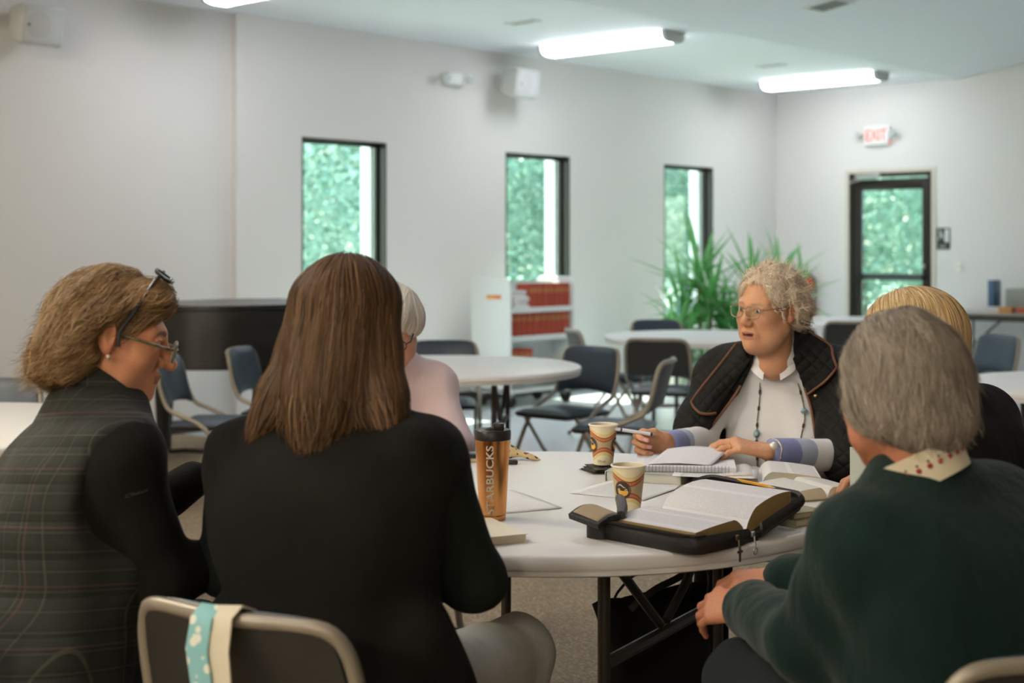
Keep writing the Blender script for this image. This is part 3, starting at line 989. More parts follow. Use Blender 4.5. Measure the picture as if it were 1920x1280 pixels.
M_RBOOK = mat('red_book_cloth', '#b9503c', 0.7, var=(30, '#a4432f'))
M_PAGES = mat('page_edges', '#e6ddc8', 0.8)
def make_book(w, h, d, m):
    t = thing('hymnal', '', 'book')
    c = MB()
    c.box((-w / 2 + 0.0015, d / 2, h / 2), (0.003, d, h))
    c.box((w / 2 - 0.0015, d / 2, h / 2), (0.003, d, h))
    n = 6
    pr = [(w / 2 * math.sin(a), -0.004 * math.cos(a) + 0.002) for a in [(-PI / 2 + PI * i / n) for i in range(n + 1)]]
    poly = pr + [(w / 2, 0.004), (-w / 2, 0.004)]
    c.prism(poly, 0, h)
    obj('cover', c, m, t, sharp=40)
    obj('pages', MB().box((0, d / 2 + 0.001, h / 2), (w - 0.006, d - 0.008, h - 0.008)), M_PAGES, t, sharp=None)
    obj('spine_title', MB().box((0, -0.0028, h * 0.72), (w * 0.35, 0.0015, h * 0.22)), mat('gilt_print', '#d3a86a', 0.4, 0.5), t, sharp=None)
    return t
bk0 = make_book(0.029, 0.205, 0.145, M_RBOOK)
rng = random.Random(5)
def shelf_row(x0, n, z, label, group, lean=0.0, y=0.03, first=None):
    x = x0
    for i in range(n):
        o = first if (first is not None and i == 0) else dup(bk0)
        o.location = (CX0 + x, CY0 + y + rng.uniform(0, 0.012), z)
        o.rotation_euler = (0, lean + (0.0 if i % 9 else 0.0), 0)
        o['label'] = label
        o['group'] = group
        x += 0.0305
shelf_row(0.30, 18, SH[2], 'red hymnal in the upper row of the book cart', 'red hymnals on the upper cart shelf', first=bk0)
shelf_row(0.045, 26, SH[1], 'red hymnal in the middle row of the book cart', 'red hymnals on the middle cart shelf')
shelf_row(0.045, 10, SH[0], 'red hymnal on the lowest shelf of the book cart', 'red hymnals on the lowest cart shelf')
M_PAPER = mat('white_paper', '#eceae6', 0.75, bump=(30, 0.08))
for i, (x, y, z, w, d, h, rz, lb) in enumerate(((0.17, 0.12, SH[2], 0.22, 0.2, 0.10, 0.15, 'white paper stack leaning at the left of the upper cart shelf'),
                                    (0.17, 0.14, SH[2] + 0.10, 0.2, 0.17, 0.05, -0.2, 'white papers piled on top of the upper cart stack'))):
    mb = MB()
    for j in range(5):
        mb.box((0.006 * (j % 2), 0.004 * ((j * 3) % 4), h * (j + 0.5) / 5), (w, d, h / 5 * 0.92), 0.05 * ((j * 2) % 3 - 1))
    tag(obj('paper_stack', mb, M_PAPER, None, (CX0 + x, CY0 + y, z), rz, sharp=None), lb, 'papers')
M_OR = mat('orange_folder_card', '#cf9a55', 0.7)
mb = MB().rbox((0, 0, 0.03), (0.22, 0.10, 0.06), 0.006)
tag(obj('card_box', mb, M_OR, None, (CX0 + 0.16, CY0 + 0.30, SH[2]), 0.1), 'small orange card box behind the papers on top of the cart', 'box')
mb = MB().rbox((0, 0, 0.10), (0.25, 0.12, 0.20), 0.008)
tag(obj('card_box', mb, mat('pale_card', '#dad6cc', 0.8), None, (CX0 + 0.16, CY0 + 0.36, SH[2] + 0.0), 0.0), 'pale card box at the back of the cart top', 'box')
bpy.data.objects['card_box'].location.z = SH[2] + 0.20
bpy.data.objects['card_box'].location.y = CY0 + 0.36

# ------------------------------------------------------------------ potted sword-leaved plants before the last window
M_SWORD = leaf_mat('sword_leaf_green', '#3f9a4c', '#8fd07c', 0.16, 0.22)
M_CANE = mat('pale_cane_bark', '#8d8a63', 0.8, bump=(60, 0.4, (1, 1, 6)))
def sword(L_, droop, w):
    def fn(u, v):
        a = (v - 0.5) * 2
        y = L_ * u * (1 - 0.18 * droop * u)
        z = -droop * L_ * 0.45 * u ** 2.4
        ww = w * min(1.0, 3.2 * u + 0.35) * (1 - u ** 3.5) + 0.001
        return (a * ww, y, z + 0.5 * abs(a) * ww)
    return MB().grid(fn, 9, 2).mesh('leaf')
SW = [sword(0.62, 0.25, 0.030), sword(0.52, 0.8, 0.032), sword(0.72, 0.12, 0.027), sword(0.45, 1.4, 0.034)]
for me in SW:
    me.materials.append(M_SWORD)
def plant(label, X, Y, canes, pot_col, seed):
    r = random.Random(seed)
    t = thing('potted_plant', label, 'plant', C(X, Y), TH, 'sword-leaved potted plants')
    pt = obj('pot', MB().lathe([(0.12, 0), (0.125, 0.01), (0.17, 0.26), (0.18, 0.265), (0.18, 0.30), (0.165, 0.30), (0.155, 0.25), (0.0, 0.25)], 28, cap=False), mat('pot_' + pot_col.strip('#'), pot_col, 0.5), t)
    obj('soil', MB().lathe([(0.0, 0.252), (0.155, 0.255)], 20, cap=False), mat('potting_soil', '#3d3025', 0.95), pt)
    for (cx, cy, h, nl, sc) in canes:
        obj('cane', MB().tube([(cx * 0.4, cy * 0.4, 0.2), (cx * 0.8, cy * 0.8, 0.2 + (h - 0.2) * 0.5), (cx, cy, h)], [0.028, 0.024, 0.02], 8), M_CANE, t)
        for i in range(nl):
            f = i / nl
            o = link('leaf', SW[(i * 3 + int(f * 4)) % 4 if f > 0.25 else 2 * (i % 2)], None, t, sharp=None)
            el = math.radians(82 - 105 * f ** 0.8 + r.uniform(-8, 8))
            az = i * 2.399 + r.uniform(-0.3, 0.3)
            o.location = (cx, cy, h - 0.22 * f + 0.02)
            o.rotation_mode = 'XYZ'
            o.rotation_euler = (Matrix.Rotation(az, 3, 'Z') @ Matrix.Rotation(el, 3, 'X') @ Matrix.Rotation(r.uniform(-0.4, 0.4), 3, 'Y')).to_euler()
            s_ = sc * r.uniform(0.8, 1.1)
            o.scale = (s_, s_, s_)
plant('tall sword-leaved plant with several canes before the last window', 1.88, 13.90, [(-0.05, 0, 1.06, 44, 1.0), (-0.19, 0.08, 0.70, 36, 0.95), (0.16, -0.06, 0.58, 34, 0.95), (0.04, -0.16, 0.84, 34, 0.9)], '#8a8f88', 1)
plant('bushy sword-leaved plant in a blue-grey pot behind the speaking woman', 2.32, 13.72, [(0, 0, 0.98, 40, 0.9), (0.18, 0.08, 0.72, 32, 0.85), (-0.16, -0.05, 0.60, 32, 0.85)], '#6d7f92', 2)
plant('thin sword-leaved plant in the corner by the extinguisher', 2.72, 14.5, [(0, 0, 1.06, 20, 0.8), (0.22, 0.0, 0.98, 16, 0.7)], '#a09a86', 3)
plant('low pale sword-leaved plant at the left of the plant group', 1.56, 13.45, [(0, 0, 0.62, 24, 0.7), (0.1, -0.1, 0.42, 18, 0.6)], '#d9dccb', 4)

# ------------------------------------------------------------------ long folding table and odds and ends along the door wall
M_GREYTOP = mat('grey_laminate', '#a8a49a', 0.4)
lt = thing('long_table', 'long folding table with dark edge along the door wall', 'table', (WX - 0.45, 5.62, 0))
obj('tabletop', MB().rbox((0, 0, 0.735), (0.75, 1.9, 0.02), 0.006), M_GREYTOP, lt)
obj('apron', MB().box((0, 0.94, 0.695), (0.74, 0.02, 0.06)).box((0, -0.94, 0.695), (0.74, 0.02, 0.06)).box((-0.365, 0, 0.695), (0.02, 1.9, 0.06)).box((0.365, 0, 0.695), (0.02, 1.9, 0.06)), mat('dark_brown_edge', '#332c25', 0.5), lt, sharp=None)
for sy in (-1, 1):
    for sx in (-1, 1):
        obj('leg', MB().tube([(sx * 0.3, sy * 0.78, 0.0), (sx * 0.3, sy * 0.78, 0.70)], 0.014, 8), M_TLEG, lt)
    obj('crossbar', MB().tube([(-0.3, sy * 0.78, 0.3), (0.3, sy * 0.78, 0.3)], 0.012, 8), M_TLEG, lt)
    obj('brace', MB().tube([(0, sy * 0.78, 0.3), (0, sy * 0.3, 0.70)], 0.012, 8), M_TLEG, lt)
o = obj('binder', MB().rbox((0, 0, 0.16), (0.24, 0.06, 0.32), 0.006), mat('blue_binder_vinyl', '#3f6586', 0.4), None, (WX - 0.5, 6.02, 0.746), 0.1)
tag(o, 'blue binder standing on the long folding table by the door wall', 'binder')
o = obj('storage_bin', MB().rbox((0, 0, 0.12), (0.4, 0.55, 0.24), 0.02), mat('grey_green_plastic', '#8d9087', 0.5), None, (WX - 0.40, 5.60, 0.746), 0.0)
tag(o, 'grey storage bin on the long folding table at the right edge', 'bin')
for i, (y, cl, lb) in enumerate(((5.80, '#c98a4a', 'small orange box in front of the grey bin on the long table'), (5.62, '#b4553a', 'small red box in front of the grey bin on the long table'), (5.93, '#d9d3cf', 'small pale box beside the blue binder on the long table'))):
    o = obj('small_box', MB().rbox((0, 0, 0.03), (0.09, 0.13, 0.06), 0.004), mat('small_box_%d' % i, cl, 0.6), None, (WX - 0.72, y, 0.746), 0.1 * i)
    tag(o, lb, 'box')
# ------------------------------------------------------------------ things on the front table
def tp(x, y, z=TZ):
    Y = (HZ - z) * F / (y - YH)
    return (x - 960) / F * Y, Y

def text_page(name, paper='#e9e7e3', ink='#8d8c8e', pitch=0.0042, cols=2, w=0.15, axis=0, x0=0.0):
    """paper with grey lines of print in columns (object space)"""
    k = NT(name, 0.8)
    P = k.xyz()
    a, b = (P[0], P[1]) if axis == 0 else (P[1], P[0])
    line = k.math('GREATER_THAN', k.math('SINE', k.math('MULTIPLY', b, 2 * PI / pitch)), -0.1)
    u = k.math('FRACT', k.math('DIVIDE', k.math('SUBTRACT', a, x0), w / cols))
    inside = k.math('MULTIPLY', k.math('GREATER_THAN', u, 0.08), k.math('LESS_THAN', u, 0.92))
    wig = k.math('GREATER_THAN', k.noise(520, 1), 0.42)
    fac = k.math('MULTIPLY', k.math('MULTIPLY', line, inside), k.math('MULTIPLY', wig, 0.55))
    k.col(k.mix(fac, paper, ink))
    return k.m
M_COVER_W = mat('white_book_cover', '#e2dfd9', 0.5)
M_CREAM = mat('cream_page_block', '#d9cbb0', 0.85, bump=(300, 0.25, (0.02, 0.02, 3)))

# copper tumbler
X, Y = -0.045, 3.285
tu = thing('travel_tumbler', 'copper travel tumbler with black lid and vertical lettering', 'tumbler', C(X, Y, TZ), TH)
M_COPPER = mat('brushed_copper', '#d89a60', 0.22, 1.0, bump=(40, 0.05, (40, 40, 0.3)))
obj('body', MB().lathe([(0.0, 0.0), (0.029, 0.0), (0.0305, 0.003), (0.0310, 0.012), (0.0305, 0.0135), (0.0315, 0.015), (0.0405, 0.186), (0.0, 0.188)], 48, cap=False), M_COPPER, tu, sharp=30)
lid = obj('lid', MB().lathe([(0.040, 0.184), (0.0422, 0.186), (0.0425, 0.204), (0.040, 0.208), (0.0, 0.206)], 40, cap=False), mat('black_lid_plastic', '#231f1d', 0.35), tu)
obj('spout_stopper', MB().rbox((0.014, -0.008, 0.214), (0.026, 0.02, 0.02), 0.005, 2).grid(lambda u, v: (-0.022 + 0.05 * u, -0.014 + 0.02 * v, 0.206 + 0.008 * math.sin(PI * min(1, u * 1.2)) * math.sin(PI * v)), 6, 4), MATS['black_lid_plastic'], lid)
me = text_mesh('STARBUCKS', 0.0245, 0.0004, bold=0.0005)
xs_ = [v.co.x for v in me.vertices]
span = max(xs_) - min(xs_)
for v in me.vertices:
    lx, ly, lz = v.co
    h = 0.096 + (lx - (max(xs_) + min(xs_)) / 2) / span * 0.158
    r = 0.0306 + (h - 0.0) / 0.186 * 0.0099 + 0.0006 + lz
    w = -PI / 2 - 0.12 - ly / r
    v.co = (r * math.cos(w), r * math.sin(w), h)
link('lettering', me, mat('silver_print', '#cfc6b4', 0.45, 0.2), tu, sharp=None)

# paper cups of coffee
k = NT('printed_paper_cup', 0.5)
P = k.xyz()
ang = k.math('ARCTAN2', P[1], P[0])
wave = k.math('MULTIPLY', k.math('COSINE', k.math('MULTIPLY', ang, 2.0)), 0.010)
zt = k.math('SUBTRACT', P[2], k.math('ADD', 0.0825, wave))
zb = k.math('SUBTRACT', P[2], k.math('SUBTRACT', 0.036, wave))
def band(z, h):
    return k.math('LESS_THAN', k.math('ABSOLUTE', z), h)
body = k.mix(k.math('MULTIPLY', k.math('GREATER_THAN', zb, 0), k.math('LESS_THAN', zt, 0)), '#dcc48a', '#b3a07c')
stripes = k.math('MULTIPLY', k.math('GREATER_THAN', k.math('SINE', k.math('MULTIPLY', ang, 90)), 0.6), 0.25)
body = k.mix(k.math('MULTIPLY', stripes, k.math('MULTIPLY', k.math('GREATER_THAN', zb, 0), k.math('LESS_THAN', zt, 0))), body, '#8f7a58')
pale = k.math('MAXIMUM', k.math('GREATER_THAN', zt, 0.016), k.math('LESS_THAN', zb, -0.016))
body = k.mix(pale, body, '#e6d9b6')
red = k.math('MAXIMUM', band(zt, 0.0062), band(zb, 0.0062))
body = k.mix(red, body, '#a04a30')
dash = k.math('MULTIPLY', k.math('MAXIMUM', band(zt, 0.003), band(zb, 0.003)), k.math('GREATER_THAN', k.math('SINE', k.math('MULTIPLY', ang, 62)), 0.1))
body = k.mix(dash, body, '#d99c5a')
k.col(body)
M_CUP = k.m
M_CUPIN = mat('cup_paper_white', '#e7ddd0', 0.5)
def cup(label, X, Y, z, turn, emblem, coffee):
    t = thing('paper_coffee_cup', label, 'cup', C(X, Y, z), TH + turn)
    r0, r1, h = 0.0275, 0.0395, 0.112
    obj('cup_wall', MB().lathe([(r0 - 0.002, 0.0), (r0, 0.001), (r1, h - 0.002), (r1 - 0.002, h), (r1 - 0.0025, h - 0.003), (r0 - 0.0015, 0.004), (0, 0.004)], 48, cap=False), M_CUP, t, sharp=40)
    obj('rolled_rim', MB().tube([((r1 + 0.0005) * math.cos(w), (r1 + 0.0005) * math.sin(w), h) for w in [2 * PI * i / 40 for i in range(40)]], 0.0026, 8, closed=True), M_CUPIN, t)
    rc = r0 + (r1 - r0) * coffee / h - 0.0025
    obj('coffee', MB().lathe([(0, coffee), (rc, coffee)], 40, cap=False), mat('black_coffee', '#2a1510', 0.12), t)
    for w0 in emblem:
        m = MB()
        def wrap(u, v, rad, zz, ww, off):
            z_ = zz + v
            rr = r0 + (r1 - r0) * z_ / h + off
            a = ww + u / rr
            return (rr * math.cos(a), rr * math.sin(a), z_)
        def disc(rad, zc, ww, off, name, mm, sx=1.0, cut=None):
            pts = []
            g = MB()
            n = 24
            V = [wrap(0, 0, 0, zc, ww, off)] + [wrap(rad * sx * math.cos(2 * PI * i / n), rad * (math.sin(2 * PI * i / n) if cut is None else min(cut, math.sin(2 * PI * i / n))), 0, zc, ww, off) for i in range(n)]
            g.add(V, [(0, 1 + i, 1 + (i + 1) % n) for i in range(n)])
            return obj(name, g, mm, t, sharp=180)
        e = disc(0.0215, 0.058, w0, 0.0006, 'emblem_ring', mat('emblem_brown', '#4a3626', 0.5))
        a = disc(0.0185, 0.058, w0, 0.0010, 'emblem_field', mat('emblem_dark', '#3c2f27', 0.5))
        b = disc(0.0105, 0.0545, w0 + 0.06, 0.0014, 'emblem_cup', mat('emblem_yellow', '#e3a93c', 0.5), 1.25, 0.2)
        g = MB()
        V = [wrap(-0.011 + 0.020 * i / 10, 0.0085 + 0.003 * math.sin(i * 0.55) + j * 0.0032 * math.sin(PI * (i + 0.5) / 11), 0, 0.058, w0, 0.0014) for i in range(11) for j in (0, 1)]
        g.add(V, [(2 * i, 2 * i + 2, 2 * i + 3, 2 * i + 1) for i in range(10)])
        obj('emblem_steam', g, mat('emblem_cream', '#d9d0ba', 0.6), t, sharp=180)
    return t
napX, napY = 0.262, 4.01
nm = MB()
for i in range(4):
    nm.grid(lambda u, v, i=i: (-0.058 + 0.116 * u + 0.004 * i, -0.05 + 0.1 * v - 0.004 * i, 0.0015 + 0.0035 * i + 0.004 * max(0, u - 0.7) * math.sin(v * 5 + i) + 0.003 * (1 - u) * math.sin(v * 4 + i)), 8, 8, 0.0015)
nap = obj('folded_napkin', nm, mat('dark_olive_print_paper', '#4b4a3c', 0.8, var=(60, '#23221c')), None, C(napX, napY, TZ + 0.002), TH + 0.35)
tag(nap, 'dark folded napkin under the paper cup farther back', 'napkin')
cup('paper coffee cup standing on the dark napkin', 0.258, 4.02, TZ + 0.017, 0.0, (-2.75, -0.35), 0.096)
cup('nearer paper coffee cup with round emblem, behind the zip case', 0.276, 3.37, TZ, 0.0, (-2.1,), 0.100)
m = text_mesh('375 ml', 0.0085, 0.0003)
for v in m.vertices:
    lx, ly, lz = v.co
    h = 0.012 + ly
    r = 0.0275 + 0.012 * h / 0.112 + 0.0008
    w = -PI / 2 - 0.25 + lx / r
    v.co = (r * math.cos(w), r * math.sin(w), h)
link('lettering', m, mat('cup_ink', '#5a4e40', 0.6), [o for o in bpy.data.objects if o.name.startswith('paper_coffee_cup')][0], sharp=None)

# leopard print pouch and things behind the tumbler
k = NT('leopard_print_cloth', 0.8)
vo = k.n('ShaderNodeTexVoronoi')
vo.inputs['Scale'].default_value = 62
k.l(k.tc.outputs['Object'], vo.inputs['Vector'])
d = k.math('ADD', vo.outputs['Distance'], k.math('MULTIPLY', k.noise(90, 2), 0.25))
k.col(k.mix(k.math('LESS_THAN', d, 0.52), '#cbb182', k.mix(k.math('LESS_THAN', d, 0.36), '#2e2019', '#7d4f33')))
M_LEO = k.m
def pouch(u, v):
    a = u
    w = 2 * PI * v
    r = 0.030 * (1 - a) ** 0.8 + 0.0015
    fl = 0.75 + 0.25 * math.sin(a * 9)
    return (-0.05 + 0.125 * a, r * 1.1 * math.cos(w), 0.031 * (1 - a) ** 0.9 + r * 0.95 * math.sin(w) * fl + 0.002)
o = obj('spectacle_pouch', MB().grid(pouch, 14, 14), M_LEO, None, C(0.012, 4.22, TZ), TH - 0.25, sharp=180)
tag(o, 'leopard print cloth pouch behind the copper tumbler', 'pouch')
ph = thing('mobile_phone', 'dark phone lying on a cream wallet left of the tumbler', 'phone', C(-0.125, 4.2, TZ + 0.012), TH + 0.1)
obj('phone_body', MB().rbox((0, 0, 0.006), (0.14, 0.075, 0.011), 0.004), mat('phone_black', '#1f1e1d', 0.25), ph)
o = obj('wallet', MB().rbox((0, 0, 0.006), (0.16, 0.09, 0.012), 0.005, 2), mat('cream_leather', '#c2b08e', 0.6), None, C(-0.13, 4.205, TZ), TH + 0.1)
tag(o, 'cream wallet under the dark phone left of the tumbler', 'wallet')
o = obj('key_fob', MB().rbox((0, 0, 0.007), (0.035, 0.02, 0.014), 0.006, 2), mat('phone_black2', '#26221f', 0.4), None, C(0.0, 4.13, TZ), TH)
tag(o, 'small black key fob in front of the leopard print pouch', 'key fob')

# loose sheets
M_SHEET = text_page('printed_sheet', '#e6e5e4', '#a9a9ad', 0.009, 1, 0.21, 0, -0.105)
def sheet(label, X, Y, z, rz, w=0.21, h=0.28, curl=0.004, ax=0):
    def fn(u, v):
        return ((u - 0.5) * w, (v - 0.5) * h, 0.0012 + curl * (abs(u - 0.5) * 2) ** 3 * (0.5 + 0.5 * math.sin(3 * v)))
    o = obj('paper_sheet', MB().grid(fn, 10, 10, 0.0006), M_SHEET, None, C(X, Y, z), TH + rz, sharp=180)
    return tag(o, label, 'paper')
sheet('printed sheet lying flat just right of the tumbler', -0.035, 3.50, TZ, 0.45)
sheet('printed sheet lying flat between the two cups and the zip case', 0.31, 3.70, TZ, -0.55, curl=0.002)
sheet('white sheet behind the zip case near the table rim', 0.52, 3.62, TZ, 0.3, 0.15, 0.2, 0.002)

# paperback by the front woman's elbow
def closed_book(name, label, cat, X, Y, z, rz, w, d, h, cover, pages, tilt=None):
    t = thing(name, label, cat, C(X, Y, z), TH + rz)
    obj('page_block', MB().rbox((0, 0, h / 2), (w - 0.006, d - 0.006, h - 0.002), 0.0015, 1), pages, t)
    m = MB().rbox((0, 0, h - 0.0008), (w, d, 0.0016), 0.0005, 1).rbox((0, 0, 0.0008), (w, d, 0.0016), 0.0005, 1).box((-w / 2, 0, h / 2), (0.002, d, h))
    obj('cover', m, cover, t)
    return t
closed_book('paperback_book', 'cream paperback lying at the table rim in front of the tumbler', 'book', -0.075, 3.08, TZ, 0.42, 0.15, 0.20, 0.02, mat('cream_cover', '#e3d9c6', 0.6), M_CREAM)
closed_book('thick_book', 'pale thick book lying under the spiral notebook', 'book', 0.375, 3.86, TZ, -0.35, 0.21, 0.15, 0.028, mat('pale_grey_cover', '#b9bcb4', 0.5), mat('pale_pages', '#d5d3c8', 0.85))
closed_book('small_book', 'small cream booklet sticking out behind the zip case corner', 'book', 0.625, 3.27, TZ, 0.7, 0.10, 0.15, 0.016, mat('straw_cover', '#b5ab8d', 0.6), M_CREAM)
closed_book('small_book', 'small straw-coloured booklet on top of the other behind the case', 'book', 0.632, 3.275, TZ + 0.016, 0.62, 0.10, 0.14, 0.014, mat('khaki_cover', '#9d9376', 0.6), M_CREAM)

# spiral notebook with a lifted leaf
nb = thing('spiral_notebook', "white spiral notebook under the speaking woman's writing hand", 'notebook', C(0.475, 3.90, TZ + 0.028), TH - 0.12)
obj('page_block', MB().rbox((0, 0, 0.008), (0.27, 0.20, 0.014), 0.001, 1), text_page('ruled_page', '#e8e6ea', '#c2c0d2', 0.008, 1, 0.27, 0, -0.135), nb)
obj('back_cover', MB().box((0, 0, 0.0), (0.275, 0.205, 0.002)), mat('grey_board', '#8b8b86', 0.7), nb, sharp=None)
m = MB()
for i in range(26):
    x = -0.115 + 0.23 * i / 25
    m.tube([(x, -0.103 + 0.008 * math.cos(a), 0.008 + 0.010 * math.sin(a)) for a in [2 * PI * q / 8 for q in range(8)]], 0.0009, 4, closed=True)
obj('wire_spiral', m, M_STEEL, nb)
def lifted(u, v):
    return (-0.10 + 0.17 * u + 0.05 * v, -0.075 + 0.16 * v, 0.017 + 0.009 * math.sin(PI * min(1, u * 1.05)) * (0.4 + 0.6 * v) + 0.020 * v)
obj('lifted_leaf', MB().grid(lifted, 12, 10, 0.0006), MATS['ruled_page'], nb, sharp=180)

# open books
def open_book(name, label, X, Y, z, rz, w, d, th, page, edge, cover, side_l=1.0, side_r=1.0):
    t = thing(name, label, 'book', C(X, Y, z), TH + rz)
    def prof(a, s):
        a = abs(a)
        return 0.004 + th * s * (min(1.0, a * 6) ** 0.5) * (1 - 0.35 * a * a) * (1.0 if a < 0.97 else 0.97)
    def top(u, v):
        a = (u - 0.5) * 2
        return (a * w, (v - 0.5) * d, prof(a, side_l if a < 0 else side_r))
    obj('pages', MB().grid(top, 32, 8), page, t, sharp=180)
    m = MB()
    n = 32
    for v in (-0.5, 0.5):
        V = []
        for i in range(n + 1):
            a = (i / n - 0.5) * 2
            V += [(a * w, v * d, 0.003), (a * w, v * d, prof(a, side_l if a < 0 else side_r))]
        m.add(V, [(2 * i, 2 * i + 2, 2 * i + 3, 2 * i + 1) for i in range(n)])
    for s in (-1, 1):
        zt_ = prof(1, side_l if s < 0 else side_r)
        m.add([(s * w, -d / 2, 0.003), (s * w, d / 2, 0.003), (s * w, d / 2, zt_), (s * w, -d / 2, zt_)], [(0, 1, 2, 3)])
    obj('page_edges', m, edge, t, sharp=180)
    obj('cover', MB().rbox((0, 0, 0.0015), (2 * w + 0.012, d + 0.012, 0.003), 0.001, 1), cover, t)
    return t
M_PINKEDGE = mat('worn_pink_page_edges', '#cdb6a4', 0.85, bump=(300, 0.3, (0.02, 0.02, 4)), var=(25, '#c2bfae'))
open_book('open_bible', "big open study book with pinkish page edges before the watch wrist", 0.665, 3.83, TZ, -0.12, 0.155, 0.20, 0.034, text_page('study_text', '#e4e1de', '#9c9b9f', 0.0046, 4, 0.31, 0, -0.155), M_PINKEDGE, mat('burgundy_cover', '#4a2b2b', 0.5), 0.85, 1.1)
open_book('open_hymn_book', 'open book with cream edges near the right rim of the table', 0.755, 3.62, TZ, 0.35, 0.10, 0.17, 0.028, text_page('hymn_text', '#e0ddd6', '#8c8b8c', 0.005, 2, 0.2, 0, -0.1), M_CREAM, mat('tan_cover', '#8c7a5c', 0.5))
sheet('large white sheet lying over the open study book', 0.545, 3.80, TZ + 0.026, -0.2, 0.22, 0.16, 0.002)
mg = obj('magazine', MB().grid(lambda u, v: (-0.07 + 0.14 * u, -0.05 + 0.1 * v, 0.003 + 0.018 * u * u * (0.4 + 0.6 * v)), 10, 8, 0.003), mat('dark_green_magazine', '#3c4238', 0.5, var=(20, '#b3a98c')), None, C(0.50, 3.70, TZ), TH - 0.3, sharp=180)
tag(mg, 'dark magazine with curled corner under the white sheets', 'magazine')
mapm = NT('coloured_map_print', 0.6)
cr = mapm.noise(35, 2)
mapm.col(mapm.mix(mapm.math('GREATER_THAN', cr, 0.52), mapm.mix(mapm.math('GREATER_THAN', mapm.noise(22, 1), 0.5), '#c7b7a9', '#9db3ac'), '#b08f8b'))
o = obj('colour_leaflet', MB().grid(lambda u, v: (-0.09 + 0.18 * u, -0.055 + 0.11 * v, 0.002 + 0.012 * v * v), 8, 8, 0.0008), mapm.m, None, C(0.63, 3.655, TZ + 0.001), TH - 0.28, sharp=180)
tag(o, 'colour printed leaflet between the study book and the zip case', 'leaflet')

# zip case with an open bible
zc = thing('zip_book_case', 'open black zip case holding a gilt-edged bible', 'book case', C(0.415, 3.125, TZ), TH + PI / 4)
M_CASE = mat('black_case_leather', '#201c1a', 0.55, bump=(120, 0.25))
def tilted(m):
    m.v = [(x, y, z + max(0.0, x) * 0.26) for x, y, z in m.v]
    return m
def tray(x0, x1, y0, y1, h, wall=0.008):
    m = MB()
    m.rbox(((x0 + x1) / 2, (y0 + y1) / 2, 0.005), (x1 - x0, y1 - y0, 0.010), 0.004, 2)
    return m
def wall_strip(pts, h0, h1, lean, th=0.008):
    P = [Vector((p[0], p[1], 0)) for p in pts]
    n = len(P)
    cen_ = sum(P, Vector()) / n
    def fn(u, v):
        i = min(int(u * (n - 1)), n - 2)
        f = u * (n - 1) - i
        p = P[i].lerp(P[i + 1], f)
        hh = h0[i] * (1 - f) + h0[i + 1] * f
        out = (p - cen_).normalized()
        return p + out * lean * math.sin(PI * v) + Vector((0, 0, 0.002 + hh * v))
    return MB().grid(fn, (n - 1) * 4, 6, th)
def rrect(x0, x1, y0, y1, r, n=4):
    out = []
    for cx_, cy_, a0 in ((x1 - r, y1 - r, 0), (x0 + r, y1 - r, PI / 2), (x0 + r, y0 + r, PI), (x1 - r, y0 + r, 1.5 * PI)):
        for i in range(n + 1):
            a = a0 + PI / 2 * i / n
            out.append((cx_ + r * math.cos(a), cy_ + r * math.sin(a)))
    return out
obj('left_cover', MB().prism(rrect(-0.20, -0.004, -0.14, 0.14, 0.03), 0.0, 0.012), M_CASE, zc, sharp=40)
obj('right_cover', tilted(MB().prism(rrect(0.004, 0.20, -0.14, 0.14, 0.03), 0.0, 0.012)), M_CASE, zc, sharp=40)
obj('spine', MB().prism(rrect(-0.03, 0.03, -0.135, 0.135, 0.01), 0.0, 0.010), M_CASE, zc, sharp=40)
lp = [q for q in rrect(-0.20, 0.02, -0.14, 0.14, 0.03)][5:15]
pts = [(-0.02, 0.14)] + lp + [(-0.02, -0.14)]
obj('left_gusset', wall_strip(pts, [0.02] + [0.036] * len(lp) + [0.03], None, 0.008), M_CASE, zc, sharp=60)
rp = [q for q in rrect(-0.02, 0.20, -0.14, 0.14, 0.03)]
rp = rp[15:] + rp[:5]
pts = [(0.03, -0.14)] + rp + [(0.03, 0.14)]
obj('right_gusset', tilted(wall_strip(pts, [0.03] + [0.030] * 5 + [0.040] * 5 + [0.02], None, 0.010)), M_CASE, zc, sharp=60)
zipm = MB()
for i in range(5, 14):
    a = rrect(-0.205, 0.02, -0.145, 0.145, 0.03)
    zipm.tube([(a[i][0], a[i][1], 0.04), (a[i + 1][0], a[i + 1][1], 0.04)], 0.0035, 6)
obj('zip_tape', zipm, mat('zip_dark_metal', '#3a342e', 0.35, 0.6), zc)
for (x, y, cross) in ((-0.075, -0.153, True), (-0.02, -0.153, False)):
    m = MB().rbox((x, y, 0.022), (0.010, 0.006, 0.012), 0.002).tube([(x, y - 0.003, 0.018), (x, y - 0.006, -0.008)], 0.0022, 6)
    if cross:
        m.box((x, y - 0.006, -0.012), (0.005, 0.002, 0.03)).box((x, y - 0.006, -0.006), (0.017, 0.002, 0.005))
    else:
        m.tube([(x + 0.006 * math.cos(a), y - 0.006, -0.012 + 0.008 * math.sin(a)) for a in [2 * PI * q / 10 for q in range(10)]], 0.0018, 5, closed=True)
    obj('zip_pull', m, M_STEEL if not cross else mat('aged_brass', '#6d5c43', 0.4, 0.8), zc)
pages = text_page('bible_text', '#dfdde0', '#a3a2a8', 0.0034, 2, 0.165, 0, 0.008)
def btop(u, v):
    a = (u - 0.5) * 2
    s = 1.0
    z = 0.014 + 0.036 * min(1.0, abs(a) * 5) ** 0.55 * (1 - 0.25 * a * a) + (0.010 * max(0, a) * (1 - max(0, a)) * 4)
    return (a * 0.172, -0.118 + 0.236 * v, z)
bb = obj('bible_pages', tilted(MB().grid(btop, 36, 8)), pages, zc, sharp=180)
m = MB()
